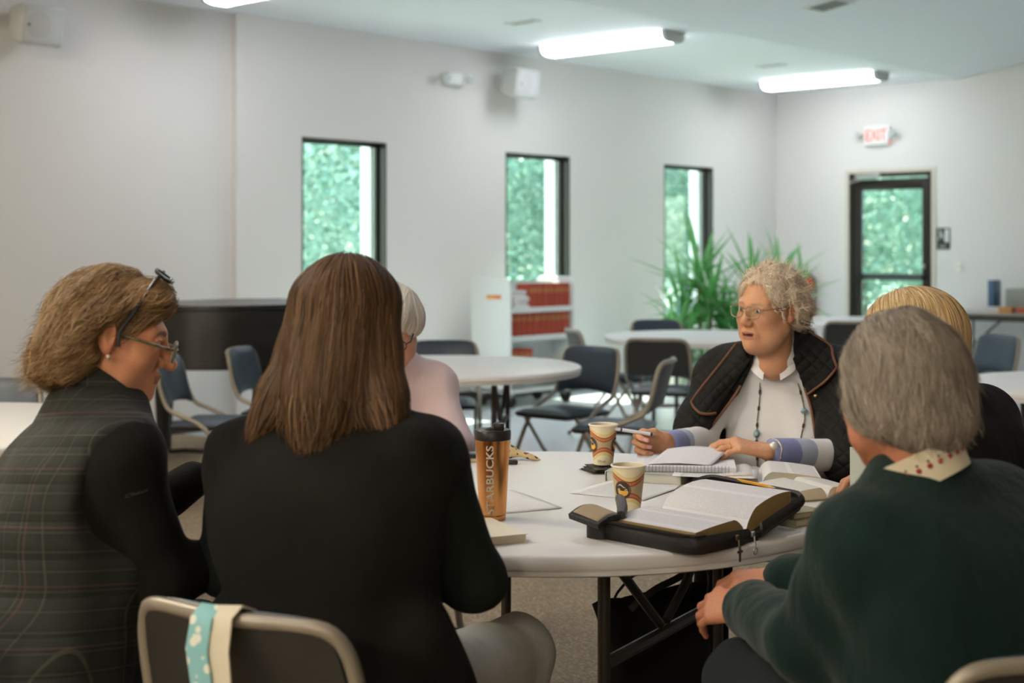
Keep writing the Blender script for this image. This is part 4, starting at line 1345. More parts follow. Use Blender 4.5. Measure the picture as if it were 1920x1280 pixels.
for v in (0, 1):
    V = []
    for i in range(37):
        q = btop(i / 36, v)
        V += [(q[0], q[1], 0.011), q]
    m.add(V, [(2 * i, 2 * i + 2, 2 * i + 3, 2 * i + 1) for i in range(36)])
for u in (0, 1):
    a, b = btop(u, 0), btop(u, 1)
    m.add([(a[0], a[1], 0.011), (b[0], b[1], 0.011), b, a], [(0, 1, 2, 3)])
obj('gilt_page_edges', tilted(m), mat('gilt_edges', '#bfa069', 0.45, 0.35, bump=(300, 0.2, (0.02, 0.02, 4))), zc, sharp=180)
# side pocket with tan lining and pen loop
pk = obj('side_pocket', MB().grid(lambda u, v: (-0.245 + 0.105 * u, 0.085 + 0.085 * v, 0.040 + 0.014 * math.sin(PI * u) + 0.012 * v), 10, 8, 0.012), M_CASE, zc, sharp=60)
obj('pocket_lining', MB().grid(lambda u, v: (-0.237 + 0.089 * u, 0.092 + 0.071 * v, 0.0415 + 0.014 * math.sin(PI * (0.08 + 0.84 * u)) + 0.012 * v), 10, 8, 0.001), mat('tan_lining', '#a08d72', 0.8), pk, sharp=180)
obj('pocket_support', MB().prism(rrect(-0.215, -0.16, 0.10, 0.155, 0.02), 0.0, 0.036), M_CASE, pk, sharp=40)
obj('pen_loop', MB().tube([(-0.17, 0.085, 0.050), (-0.13, 0.115, 0.056), (-0.07, 0.17, 0.058), (-0.04, 0.20, 0.056)], [0.010, 0.012, 0.012, 0.011], 10), mat('charcoal_pen_loop', '#3a3632', 0.5), zc)
lo = link('lettering', text_mesh('HEV', 0.018, 0.0004), mat('lining_print', '#4c4438', 0.7), pk, sharp=None)
lo.location = (-0.178, 0.102, 0.0535)
lo.rotation_euler = (0.15, 0, -0.75)
pc = thing('pencil', 'yellow pencil lying along the inner edge of the zip case', 'pencil', C(0.548, 3.262, TZ + 0.088), TH - math.atan2(0.14, 0.087) + 0.0)
obj('shaft', MB().tube([(-0.075, 0, 0), (0.062, 0, 0)], 0.0037, 6), mat('pencil_yellow', '#d59a32', 0.4), pc)
obj('tip', MB().tube([(0.062, 0, 0), (0.082, 0, 0)], [0.0037, 0.0006], 6), mat('pencil_wood', '#c9a878', 0.7), pc)
obj('eraser', MB().tube([(-0.090, 0, 0), (-0.075, 0, 0)], 0.0038, 8), mat('eraser_rust', '#a8533c', 0.7), pc)
# ------------------------------------------------------------------ people: smooth implicit bodies turned into meshes
def V3(*a):
    return np.array(a, dtype=np.float64)
def nrm(v):
    v = np.asarray(v, float)
    return v / (np.linalg.norm(v) + 1e-12)
def lerp(a, b, t):
    return np.asarray(a, float) * (1 - t) + np.asarray(b, float) * t

class Field:
    def __init__(s, lo, hi, h):
        s.lo = np.asarray(lo, float)
        s.h = h
        s.n = np.ceil((np.asarray(hi, float) - s.lo) / h).astype(int) + 1
        s.D = np.full(s.n, 0.5, np.float32)
        s.ax = [(s.lo[i] + h * np.arange(s.n[i])).astype(np.float32) for i in range(3)]
    def sub(s, lo, hi):
        a = np.clip(np.floor((np.asarray(lo) - s.lo) / s.h).astype(int), 0, s.n)
        b = np.clip(np.ceil((np.asarray(hi) - s.lo) / s.h).astype(int) + 1, 0, s.n)
        sl = tuple(slice(a[i], b[i]) for i in range(3))
        g = (s.ax[0][sl[0]][:, None, None], s.ax[1][sl[1]][None, :, None], s.ax[2][sl[2]][None, None, :])
        return sl, g
    def comb(s, sl, d, k, cut):
        A = s.D[sl]
        if A.size == 0:
            return
        if cut:
            d = -d
            h = np.maximum(k - np.abs(A - d), 0) / max(k, 1e-9)
            s.D[sl] = np.maximum(A, d) + h * h * k * 0.25
        else:
            h = np.maximum(k - np.abs(A - d), 0) / max(k, 1e-9)
            s.D[sl] = np.minimum(A, d) - h * h * k * 0.25
    def cone(s, a, b, ra, rb=None, k=0.01, cut=False, squash=None):
        """round cone a->b; squash=(axis, factor>1) thins it along that axis"""
        rb = ra if rb is None else rb
        a = np.asarray(a, float); b = np.asarray(b, float)
        m = max(ra, rb) + k + 0.05
        sl, g = s.sub(np.minimum(a, b) - m, np.maximum(a, b) + m)
        ab = b - a
        L2 = max(ab @ ab, 1e-12)
        q = [g[i] - a[i] for i in range(3)]
        t = np.clip((q[0] * ab[0] + q[1] * ab[1] + q[2] * ab[2]) / L2, 0, 1)
        q = [q[i] - t * ab[i] for i in range(3)]
        d2 = q[0] ** 2 + q[1] ** 2 + q[2] ** 2
        if squash is not None:
            e = q[0] * squash[0][0] + q[1] * squash[0][1] + q[2] * squash[0][2]
            d2 = d2 + (squash[1] ** 2 - 1) * e * e
        s.comb(sl, (np.sqrt(d2) - (ra + (rb - ra) * t)).astype(np.float32), k, cut)
    def chain(s, pts, rs, k=0.01, **kw):
        for i in range(len(pts) - 1):
            s.cone(pts[i], pts[i + 1], rs[i], rs[i + 1], k, **kw)
    def ell(s, c, r, R=None, k=0.01, cut=False):
        c = np.asarray(c, float)
        r = np.asarray(r if np.ndim(r) else (r, r, r), float)
        m = r.max() + k + 0.04
        sl, g = s.sub(c - m, c + m)
        q = [g[i] - c[i] for i in range(3)]
        if R is not None:
            R = np.asarray(R)
            q = [q[0] * R[0, j] + q[1] * R[1, j] + q[2] * R[2, j] for j in range(3)]
        k0 = np.sqrt((q[0] / r[0]) ** 2 + (q[1] / r[1]) ** 2 + (q[2] / r[2]) ** 2)
        k1 = np.sqrt((q[0] / r[0] ** 2) ** 2 + (q[1] / r[1] ** 2) ** 2 + (q[2] / r[2] ** 2) ** 2) + 1e-9
        s.comb(sl, (k0 * (k0 - 1) / k1).astype(np.float32), k, cut)
    def wobble(s, amp, f, seed=0):
        x, y, z = s.ax[0][:, None, None], s.ax[1][None, :, None], s.ax[2][None, None, :]
        o = seed * 1.7
        w = np.sin(f * (x * 1.0 + z * 0.55) + o + 1.8 * np.sin(f * 0.6 * y + o)) * np.sin(f * (0.8 * z - 0.4 * y) + 2 * o + 1.3 * np.sin(f * 0.5 * x))
        s.D += (amp * w).astype(np.float32)
    def mesh(s):
        D = s.D
        ins = D < 0
        nx, ny, nz = D.shape
        cs = np.zeros((nx - 1, ny - 1, nz - 1), np.int8)
        for i in (0, 1):
            for j in (0, 1):
                for k in (0, 1):
                    cs += ins[i:nx - 1 + i, j:ny - 1 + j, k:nz - 1 + k]
        mix = (cs > 0) & (cs < 8)
        I = np.argwhere(mix)
        idx = np.full(mix.shape, -1, np.int64)
        idx[mix] = np.arange(len(I))
        acc = np.zeros((len(I), 3)); cnt = np.zeros(len(I))
        E = [((0, 0, 0), ax) for ax in range(3)]
        corners = [(i, j, k) for i in (0, 1) for j in (0, 1) for k in (0, 1)]
        for c in corners:
            for ax in range(3):
                if c[ax]:
                    continue
                c2 = list(c); c2[ax] = 1
                a = D[I[:, 0] + c[0], I[:, 1] + c[1], I[:, 2] + c[2]]
                b = D[I[:, 0] + c2[0], I[:, 1] + c2[1], I[:, 2] + c2[2]]
                m = (a < 0) != (b < 0)
                t = np.where(m, a / np.where(m, a - b, 1), 0)
                p = np.zeros((len(I), 3)) + np.array(c)
                p[:, ax] = t
                acc += p * m[:, None]; cnt += m
        V = (I + acc / cnt[:, None]) * s.h + s.lo
        Fs = []
        for ax in range(3):
            sl0 = [slice(1, -1)] * 3; sl1 = [slice(1, -1)] * 3
            sl0[ax] = slice(0, -1); sl1[ax] = slice(1, None)
            a = ins[tuple(sl0)]; b = ins[tuple(sl1)]
            for flip, msk in ((False, a & ~b), (True, b & ~a)):
                J = np.argwhere(msk)
                if not len(J):
                    continue
                base = J + 1
                base[:, ax] = J[:, ax]
                u, v = (ax + 1) % 3, (ax + 2) % 3
                q = []
                for du, dv in ((-1, -1), (0, -1), (0, 0), (-1, 0)):
                    t = base.copy()
                    t[:, u] += du; t[:, v] += dv
                    q.append(idx[t[:, 0], t[:, 1], t[:, 2]])
                q = np.stack(q, 1)
                Fs.append(q[:, ::-1] if flip else q)
        Fq = np.concatenate(Fs) if Fs else np.zeros((0, 4), int)
        Fq = Fq[(Fq >= 0).all(1)]
        return V, Fq
    def val(s, P):
        q = (P - s.lo) / s.h
        i = np.clip(np.floor(q).astype(int), 0, s.n - 2)
        f = np.clip(q - i, 0, 1)
        o = 0
        for a in (0, 1):
            for b in (0, 1):
                for c in (0, 1):
                    w = (f[:, 0] if a else 1 - f[:, 0]) * (f[:, 1] if b else 1 - f[:, 1]) * (f[:, 2] if c else 1 - f[:, 2])
                    o = o + w * s.D[i[:, 0] + a, i[:, 1] + b, i[:, 2] + c]
        return o
    def grad(s, P):
        e = s.h * 0.9
        g = np.stack([s.val(P + np.eye(3)[i] * e) - s.val(P - np.eye(3)[i] * e) for i in range(3)], 1)
        return g / (np.linalg.norm(g, axis=1)[:, None] + 1e-9)
    def snap(s, P, off=0.0, it=4):
        P = np.asarray(P, float).copy()
        for _ in range(it):
            P -= s.grad(P) * (s.val(P) - off)[:, None]
        return P

def np_mesh(name, V, Fq, col=None):
    me = bpy.data.meshes.new(name)
    V = np.asarray(V, np.float32)
    Fq = np.asarray(Fq, np.int32)
    nf, k = Fq.shape
    me.vertices.add(len(V))
    me.vertices.foreach_set('co', V.ravel())
    me.loops.add(nf * k)
    me.loops.foreach_set('vertex_index', Fq.ravel())
    me.polygons.add(nf)
    me.polygons.foreach_set('loop_start', np.arange(nf, dtype=np.int32) * k)
    me.polygons.foreach_set('use_smooth', np.ones(nf, bool))
    me.update(calc_edges=True)
    if col is not None:
        a = me.attributes.new('Col', 'FLOAT_COLOR', 'POINT')
        c = np.ones((len(V), 4), np.float32)
        c[:, :3] = col
        a.data.foreach_set('color', c.ravel())
    return me

def rot_head(phi, pitch=0.0, roll=0.0):
    """columns: right, forward, up of a head that faces heading phi (deg, 0 = away from camera, 90 = right), pitch>0 looks down"""
    R = Matrix.Rotation(-math.radians(phi), 3, 'Z') @ Matrix.Rotation(-math.radians(pitch), 3, 'X') @ Matrix.Rotation(math.radians(roll), 3, 'Y')
    return np.array(R)

def smooth01(a, b, x):
    t = np.clip((x - a) / (b - a), 0, 1)
    return t * t * (3 - 2 * t)

def head_field(h=0.003, open_mouth=0.0, jowl=0.5, neck=0.17, wide=1.0, neck_fwd=0.0, nose=0.0):
    f = Field((-0.105, -0.135, -0.175 - neck), (0.105, 0.142, 0.135), h)
    f.ell((0, -0.014, 0.030), (0.075 * wide, 0.094, 0.087), k=0)
    f.ell((0, 0.028, -0.030), (0.061 * wide, 0.060, 0.082), k=0.03)
    for s in (-1, 1):
        f.cone((s * 0.054 * wide, -0.002, -0.055), (0, 0.062, -0.096), 0.022, 0.022, k=0.03)
        f.ell((s * 0.037 * wide, 0.056, -0.028), (0.026, 0.026, 0.028), k=0.03)
        f.cone((s * 0.012, 0.082, 0.020), (s * 0.045, 0.066, 0.022), 0.011, 0.010, k=0.02)
        f.ell((s * 0.045 * wide, 0.030, -0.075), 0.022 + 0.008 * jowl, k=0.03)
    f.ell((0, 0.074, -0.098), (0.019, 0.019, 0.017), k=0.02)
    if jowl > 0.3:
        f.ell((0, 0.035, -0.112), (0.042, 0.036, 0.020), k=0.03)
    # neck
    f.cone((0, -0.028, -0.05), (0, -0.045 + neck_fwd, -0.11 - neck), 0.050, 0.056, k=0.03)
    # eye sockets, eyeballs, lids
    for s in (-1, 1):
        f.ell((s * 0.032, 0.098, 0.004), (0.019, 0.018, 0.014), k=0.016, cut=True)
        f.ell((s * 0.032, 0.0735, 0.002), (0.0145, 0.0135, 0.0125), k=0.004)
        f.cone((s * 0.019, 0.086, 0.0085), (s * 0.045, 0.079, 0.0075), 0.0042, 0.0036, k=0.006)
        f.cone((s * 0.020, 0.085, -0.0075), (s * 0.044, 0.079, -0.0065), 0.0036, 0.0032, k=0.008)
    # nose
    f.cone((0, 0.082 + 0.3 * nose, 0.012), (0, 0.106 + nose, -0.030 - 0.4 * nose), 0.0085, 0.0115, k=0.012)
    f.ell((0, 0.106 + nose, -0.033 - 0.5 * nose), (0.0125, 0.0125, 0.011), k=0.008)
    for s in (-1, 1):
        f.ell((s * 0.0125, 0.096, -0.037), (0.009, 0.011, 0.008), k=0.007)
        f.ell((s * 0.007, 0.104, -0.0455), (0.004, 0.005, 0.004), k=0.003, cut=True)
        f.cone((s * 0.020, 0.090, -0.040), (s * 0.031, 0.072, -0.070), 0.0035, 0.003, k=0.009, cut=True)
    # mouth
    zo = 0.007 * open_mouth
    f.ell((0, 0.078, -0.068), (0.028, 0.020, 0.020), k=0.015)
    f.cone((-0.021, 0.084, -0.0665), (0, 0.0955, -0.0625), 0.0045, 0.0058, k=0.006)
    f.cone((0.021, 0.084, -0.0665), (0, 0.0955, -0.0625), 0.0045, 0.0058, k=0.006)
    f.cone((-0.018, 0.083, -0.0725 - zo), (0.018, 0.083, -0.0725 - zo), 0.0045, 0.0045, k=0.006)
    f.cone((-0.009, 0.090, -0.0755 - zo), (0.009, 0.090, -0.0755 - zo), 0.0056, 0.0056, k=0.006)
    f.cone((-0.019, 0.094, -0.069 - zo * 0.4), (0.019, 0.094, -0.069 - zo * 0.4), 0.0012 + 0.0042 * open_mouth, 0.0012 + 0.0042 * open_mouth, k=0.003, cut=True)
    # ears
    for s in (-1, 1):
        e = np.array([[1, s * 0.45, 0], [-s * 0.45, 1, 0], [0, 0, 1]]) / math.hypot(1, 0.45)
        e[2, 2] = 1
        f.ell((s * 0.080 * wide, -0.012, 0.000), (0.0085, 0.019, 0.030), e, k=0.006)
        f.ell((s * 0.080 * wide, -0.006, -0.024), (0.008, 0.011, 0.012), k=0.006)
        f.ell((s * 0.091 * wide, -0.005, 0.004), (0.007, 0.010, 0.018), k=0.005, cut=True)
    return f

def head_colors(V, tone, lips, brow, open_mouth=0.0, eye=(0.06, 0.065, 0.07), blush=0.5, seed=1):
    c = np.zeros((len(V), 3)) + np.array(srgb(tone)[:3])
    x, y, z = V.T
    red = np.array(srgb('#b0614b')[:3])
    def blend(m, col):
        nonlocal c
        c = c * (1 - m[:, None]) + np.array(col)[None] * m[:, None]
    for s in (-1, 1):
        d = np.sqrt((x - s * 0.042) ** 2 + (y - 0.07) ** 2 + (z + 0.032) ** 2)
        blend(blush * 0.5 * (1 - smooth01(0.008, 0.034, d)), red)
    d = np.sqrt(x ** 2 + (y - 0.112) ** 2 + (z + 0.034) ** 2)
    blend(blush * 0.5 * (1 - smooth01(0.004, 0.02, d)), red)
    ear = smooth01(0.070, 0.080, np.abs(x)) * (np.abs(z) < 0.04)
    blend(0.35 * ear, red)
    rng_ = np.random.default_rng(seed)
    mott = np.sin(x * 410 + 3 * np.sin(z * 330)) * np.sin(z * 370 + 2 * np.sin(y * 290))
    c *= (1 + 0.035 * mott)[:, None]
    zo = 0.007 * open_mouth
    lip = (y > 0.080) & (np.abs(x) < 0.0235) & (np.abs(z + 0.0695 + zo * 0.5) < 0.0105 + zo * 0.5 - 0.18 * np.abs(x))
    blend(0.75 * lip, srgb(lips)[:3])
    if open_mouth:
        mo = (y > 0.06) & (np.abs(x) < 0.019) & (np.abs(z + 0.069 + zo * 0.4) < 0.0042) & (y < 0.0935)
        blend(0.9 * mo, srgb('#3a1c18')[:3])
    for s in (-1, 1):
        u, w = (x - s * 0.032), (z - 0.002)
        op = (y > 0.076) & (np.abs(u) < 0.0115) & (np.abs(w) < 0.0052 - 0.25 * u * u / 0.0115)
        blend(0.95 * op, srgb('#c9c0b4')[:3])
        ir = op & (u ** 2 + (w + 0.0005) ** 2 < 0.0052 ** 2)
        blend(1.0 * ir, eye)
        lash = (y > 0.074) & (np.abs(u) < 0.0125) & (np.abs(np.abs(w) - 0.0058) < 0.0014)
        blend(0.55 * lash, srgb('#4a3328')[:3])
        br = (y > 0.055) & (np.abs(z - (0.0235 - 1.6 * (np.abs(x) - 0.03) ** 2 * 10)) < 0.0042) & (np.abs(x) > 0.013) & (np.abs(x) < 0.05)
        blend(0.45 * br, srgb(brow)[:3])
    return c

def strands(fld, V, n, length, flow, nseg=9, width=0.0022, lift=0.003, curl=0.0, curl_f=1.6, jitter=0.12, seed=0, tip_lift=0.0, hug=1.0):
    """ribbons of hair grown along the surface of fld"""
    r = np.random.default_rng(seed)
    P = V[r.integers(0, len(V), n)] + r.normal(size=(n, 3)) * fld.h * 0.5
    L = length * (0.65 + 0.5 * r.random(n)) / nseg
    if callable(getattr(length, '__call__', None)):
        pass
    base_off = -0.001 + lift * r.random(n)
    ph = r.random(n) * 6.28
    jit = r.normal(size=(n, 3)) * jitter
    pts, nor = [], []
    g = fld.grad(P)
    P = P - g * (fld.val(P) - base_off)[:, None] * hug
    d = None
    for i in range(nseg + 1):
        g = fld.grad(P)
        pts.append(P.copy()); nor.append(g.copy())
        fl = flow(P) + jit
        fl /= np.linalg.norm(fl, axis=1)[:, None] + 1e-9
        t = fl - g * (fl * g).sum(1)[:, None] * hug
        t /= np.linalg.norm(t, axis=1)[:, None] + 1e-9
        if curl:
            sd = np.cross(t, g)
            t = t + curl * (np.cos(ph + i * curl_f)[:, None] * sd + 0.6 * np.sin(ph + i * curl_f)[:, None] * g)
            t /= np.linalg.norm(t, axis=1)[:, None] + 1e-9
        P = P + t * L[:, None]
        off = base_off + tip_lift * (i / nseg) ** 2 * r.random(n)
        P = P - fld.grad(P) * ((fld.val(P) - off) * (hug if not curl else hug * 0.35))[:, None]
    pts = np.stack(pts, 1); nor = np.stack(nor, 1)
    tn = np.gradient(pts, axis=1)
    sd = np.cross(tn, nor)
    sd /= np.linalg.norm(sd, axis=2)[:, :, None] + 1e-9
    tw = (r.random((n, 1, 1)) - 0.5) * 1.2
    sd = sd + nor * tw
    w = width * (0.6 + 0.8 * r.random((n, 1, 1))) * (1 - 0.85 * np.linspace(0, 1, nseg + 1) ** 2.0)[None, :, None]
    A = pts - sd * w * 0.5; B = pts + sd * w * 0.5
    W = np.stack([A, B], 2).reshape(-1, 3)
    m = nseg + 1
    b = (np.arange(n) * m * 2)[:, None] + (np.arange(nseg) * 2)[None]
    Fq = np.stack([b, b + 1, b + 3, b + 2], -1).reshape(-1, 4)
    return W, Fq, m * 2

def hair_obj(name, fld, parts, cols, T, parent, m, base_mul=0.75, seed=0):
    """base volume + strand ribbons, coloured per strand between cols; T maps local verts to parent space"""
    r = np.random.default_rng(seed + 99)
    V, Fq = fld.mesh()
    cs = [np.array(srgb(c)[:3]) for c in cols]
    def pick(n):
        u = r.random(n) * (len(cs) - 1)
        i = np.minimum(u.astype(int), len(cs) - 2)
        f = (u - i)[:, None]
        A = np.array(cs)
        return A[i] * (1 - f) + A[i + 1] * f
    allV, allF, allC = [V], [Fq], [np.zeros((len(V), 3)) + np.mean(cs, 0) * base_mul]
    o = len(V)
    for kw in parts:
        W, F2, per = strands(fld, V if 'roots' not in kw else V[kw['roots'](V)], **{k: v for k, v in kw.items() if k != 'roots'})
        ns = len(W) // per
        c = pick(ns) * (0.85 + 0.28 * r.random((ns, 1)))
        allV.append(W); allF.append(F2 + o); allC.append(np.repeat(c, per, 0))
        o += len(W)
    me = np_mesh(name, T(np.concatenate(allV)), np.concatenate(allF), np.concatenate(allC))
    return link(name, me, m, parent, sharp=None)

def hand_pts(f, wrist, fd, back, thumb, curl=(0.5, 0.5, 0.5, 0.5), spread=0.06, tcurl=0.4, scale=1.0, tdir=None):
    """palm + five fingers into field f; fd fingers direction, back = normal of the back of the hand, thumb = side of the thumb. returns tips"""
    wrist = np.asarray(wrist, float)
    fd = nrm(fd)
    back = nrm(np.asarray(back, float) - fd * np.dot(back, fd))
    lat = np.cross(fd, back)
    if np.dot(lat, thumb) < 0:
        lat = -lat
    S = scale
    offs = [0.030, 0.010, -0.010, -0.028]
    plen = [0.088, 0.092, 0.088, 0.080]
    tips = []
    for i in range(4):
        kn = wrist + fd * plen[i] * S + lat * offs[i] * S + back * (0.004 - 0.003 * abs(i - 1.2)) * S
        f.cone(wrist + lat * offs[i] * 0.45 * S + fd * 0.005, kn, 0.0165 * S, 0.0125 * S, k=0.014, squash=(back, 1.15))
        ln = [(0.042, 0.026, 0.021), (0.046, 0.029, 0.022), (0.043, 0.027, 0.021), (0.034, 0.021, 0.018)][i]
        rs = [0.0098, 0.0088, 0.0080, 0.0066]
        if i == 3:
            rs = [q * 0.88 for q in rs]
        d = nrm(fd + lat * spread * (1.5 - i) * 0.7)
        p = kn
        c = curl[i] if np.ndim(curl[i]) else (curl[i], curl[i] * 1.15, curl[i] * 0.7)
        pd = d
        for j in range(3):
            ang = c[j]
            axis = np.cross(back, fd)
            axis = nrm(axis)
            ca, sa = math.cos(ang), math.sin(ang)
            d = d * ca + np.cross(axis, d) * sa + axis * np.dot(axis, d) * (1 - ca)
            q = p + d * ln[j] * S
            if j == 0:
                ring_at = (lerp(p, q, 0.45), d.copy())
            f.cone(p, q, rs[j] * S, rs[j + 1] * S, k=0.004 if j else 0.007)
            p = q
        tips.append((p, d, nrm(np.cross(d, axis)), kn + pd * 0 , ring_at))
    t0 = wrist + fd * 0.018 * S + lat * 0.022 * S - back * 0.006 * S
    td = nrm(tdir) if tdir is not None else nrm(fd * 0.75 + lat * 0.7 - back * 0.35)
    t1 = t0 + td * 0.042 * S
    t2d = nrm(td * (1 - tcurl) + (fd * 0.8 - lat * 0.5 - back * 0.3) * tcurl)
    t2 = t1 + t2d * 0.032 * S
    t3 = t2 + nrm(t2d * 0.8 + (fd - lat * 0.4) * 0.25 * tcurl) * 0.026 * S
    f.cone(wrist, t0, 0.017 * S, 0.016 * S, k=0.012)
    f.cone(t0, t1, 0.0150 * S, 0.0118 * S, k=0.012)
    f.cone(t1, t2, 0.0115 * S, 0.0100 * S, k=0.005)
    f.cone(t2, t3, 0.0100 * S, 0.0078 * S, k=0.004)
    tips.append((t3, nrm(t3 - t2), back, None, None))
    return tips

def hand_mesh(wrist, elbow, fd, back, thumb, h=0.0028, **kw):
    wrist = np.asarray(wrist, float)
    f = Field(wrist - 0.22, wrist + 0.22, h)
    f.cone(wrist, lerp(wrist, elbow, 0.55), 0.024, 0.034, k=0.012)
    tips = hand_pts(f, wrist, fd, back, thumb, **kw)
    V, Fq = f.mesh()
    return V, Fq, tips, f
M_SKIN = mat('skin', '#c08a6a', 0.52, attr='Col', bump=(260, 0.10), sss=0.12, spec=0.35)
M_HAIR = mat('hair', '#6a4a30', 0.55, attr='Col', spec=0.3)
def cloth(name, col, col2=None, rough=0.9, weave=500, fold=0.35, sheen=0.2):
    k = NT(name, rough)
    k.b.inputs['Sheen Weight'].default_value = sheen
    k.b.inputs['Specular IOR Level'].default_value = 0.2
    k.col(k.mix(k.noise(9, 3), col, col2 or col))
    mp_ = k.n('ShaderNodeMapping')
    mp_.inputs['Scale'].default_value = (1, 1, 0.45)
    k.l(k.tc.outputs['Object'], mp_.inputs[0])
    n1 = k.noise(13, 4, mp_.outputs[0])
    n2 = k.noise(weave, 2)
    k.bump(k.math('ADD', k.math('MULTIPLY', n1, 1.0), k.math('MULTIPLY', n2, 0.06)), fold, 0.03)
    return k.m

class Person:
    def __init__(s, label, base, j, girth=1.0):
        s.j = {k: np.asarray(v, float) for k, v in j.items() if np.ndim(v)}
        s.g = girth
        s.base = np.asarray((base[0], base[1], 0.0))
        s.V, s.F, s.Cc = [], [], []
        s.label = label
        s.n = 0
        J = s.j
        s.phi = j['phi']
        up = nrm(J['sc'] - J['pelvis'])
        r = V3(math.cos(math.radians(s.phi)), -math.sin(math.radians(s.phi)), 0)
        r = nrm(r - up * (r @ up))
        s.R = np.stack([r, np.cross(up, r), up], 1)
        hw = j.get('hw', 0.175)
        J['sr'] = J['sc'] + r * hw + V3(0, 0, j.get('tilt', 0.0))
        J['sl'] = J['sc'] - r * hw - V3(0, 0, j.get('tilt', 0.0))
        s.len = np.linalg.norm(J['sc'] - J['pelvis'])
    def loc(s, x, y, z):
        """torso frame: x right, y forward, z up the spine (0 pelvis, 1 shoulder line)"""
        return s.j['pelvis'] + s.R @ V3(x, y, z * s.len)
    def T(s, V):
        return np.asarray(V) - s.base
    def addskin(s, V, Fq, c):
        s.V.append(V); s.F.append(Fq + s.n); s.Cc.append(c)
        s.n += len(V)
    def bounds(s, keys, m=0.2):
        P = np.array([s.j[k] for k in keys])
        return P.min(0) - m, P.max(0) + m
    def torso(s, f, infl=0.0, bust=1.0, shoulders=True, hem=0.0, arch=0.0):
        g, J, R = s.g, s.j, s.R
        f.ell(s.loc(0, 0.0, 0.06), (0.178 * g + infl, 0.135 * g + infl, 0.14 + infl), R, k=0)
        f.ell(s.loc(0, 0.01, 0.38), (0.152 * g + infl, 0.122 * g + infl, 0.17 + infl), R, k=0.08)
        f.ell(s.loc(0, 0.0, 0.74), (0.158 * g + infl, 0.108 * g + infl, 0.15 + infl), R, k=0.08)
        for sx in (-1, 1):
            if bust:
                f.ell(s.loc(sx * 0.075, 0.075 * g, 0.62), 0.070 * bust + infl, k=0.06)
            f.ell(s.loc(sx * 0.085, -0.05 * g, 0.80), (0.085 + infl, 0.06 + infl, 0.10 + infl), R, k=0.07)
        if shoulders:
            f.cone(J['sr'], J['sl'], 0.054 + infl, 0.054 + infl, k=0.06)
        f.cone(lerp(J['sr'], J['sc'], 0.35) + R[:, 2] * 0.015, J['neck'], 0.045 + infl, 0.050 + infl, k=0.06)
        f.cone(lerp(J['sl'], J['sc'], 0.35) + R[:, 2] * 0.015, J['neck'], 0.045 + infl, 0.050 + infl, k=0.06)
    def arms(s, f, infl=0.0, cuff=1.0, k=0.05, which='rl'):
        J = s.j
        for a in which:
            S, E, W = J['s' + a], J['e' + a], J['w' + a]
            f.cone(S, E, 0.052 * s.g ** 0.5 + infl, 0.043 + infl, k=k)
            f.cone(E, lerp(E, W, cuff), 0.043 + infl, 0.043 + (0.031 - 0.043) * cuff + infl, k=0.03)
    def legs(s, f, infl=0.0):
        J = s.j
        for a in 'rl':
            hip = s.loc(0.085 if a == 'r' else -0.085, 0.02, 0.02)
            f.cone(hip, J['k' + a], 0.092 * s.g + infl, 0.066 + infl, k=0.05)
            f.cone(J['k' + a], J['a' + a], 0.062 + infl, 0.048 + infl, k=0.03)
    def head(s, H0, R, tone, lips='#a8564a', brow='#8a7460', h=0.003, **kw):
        s.H0, s.HR = np.asarray(H0, float), R
        hk = {k: kw[k] for k in ('open_mouth', 'jowl', 'neck', 'wide', 'neck_fwd', 'nose') if k in kw}
        f = head_field(h, **hk)
        V, Fq = f.mesh()
        c = head_colors(V, tone, lips, brow, kw.get('open_mouth', 0.0), blush=kw.get('blush', 0.5))
        s.hf = f
        s.addskin(s.H(V), Fq, c)
    def H(s, V):
        return np.asarray(V) @ s.HR.T + s.H0
    def HT(s, V):
        return s.T(s.H(V))
    def hand(s, a, fd, back, thumb, tone, nails=None, h=0.003, **kw):
        V, Fq, tips, f = hand_mesh(s.j['w' + a], s.j['e' + a], fd, back, thumb, h, **kw)
        c = np.zeros((len(V), 3)) + np.array(srgb(tone)[:3])
        mott = np.sin(V[:, 0] * 350 + 3 * np.sin(V[:, 2] * 300)) * np.sin(V[:, 2] * 340 + 2 * np.sin(V[:, 1] * 260))
        c *= (1 + 0.06 * mott)[:, None]
        for p, d, b, _k, _r in tips:
            w = 1 - smooth01(0.010, 0.026, np.linalg.norm(V - p, axis=1))
            c = c * (1 - 0.35 * w[:, None]) + np.array(srgb('#b8705c')[:3]) * 0.35 * w[:, None]
            if nails:
                q = V - (p - d * 0.002)
                m = ((q @ b) > 0.0028) & (np.abs(q @ d) < 0.0085) & (np.linalg.norm(q, axis=1) < 0.0125)
                c[m] = srgb(nails)[:3]
        s.addskin(V, Fq, c)
        return tips, f
    def body(s):
        """bare body under the clothes, joined with head and hands into one mesh"""
        J = s.j
        lo, hi = s.bounds(['pelvis', 'sr', 'sl', 'el', 'er', 'wr', 'wl', 'kl', 'kr', 'al', 'ar', 'neck'], 0.16)
        f = Field(lo, hi, 0.014)
        s.torso(f, -0.018, 0.8)
        s.arms(f, -0.014)
        s.legs(f, -0.016)
        for a in 'rl':
            f.cone(J['a' + a], J['a' + a] + V3(*(J['k' + a] - s.loc(0, 0, 0))[:2], 0) / (np.linalg.norm((J['k' + a] - s.loc(0, 0, 0))[:2]) + 1e-6) * 0.13 - V3(0, 0, 0.04), 0.035, 0.028, k=0.02)
        V, Fq = f.mesh()
        s.addskin(V, Fq, np.zeros((len(V), 3)) + np.array(srgb('#b98a6c')[:3]))
        me = np_mesh('person', s.T(np.concatenate(s.V)), np.concatenate(s.F), np.concatenate(s.Cc))
        s.o = link('person', me, M_SKIN, None, C(*s.base), TH, sharp=None)
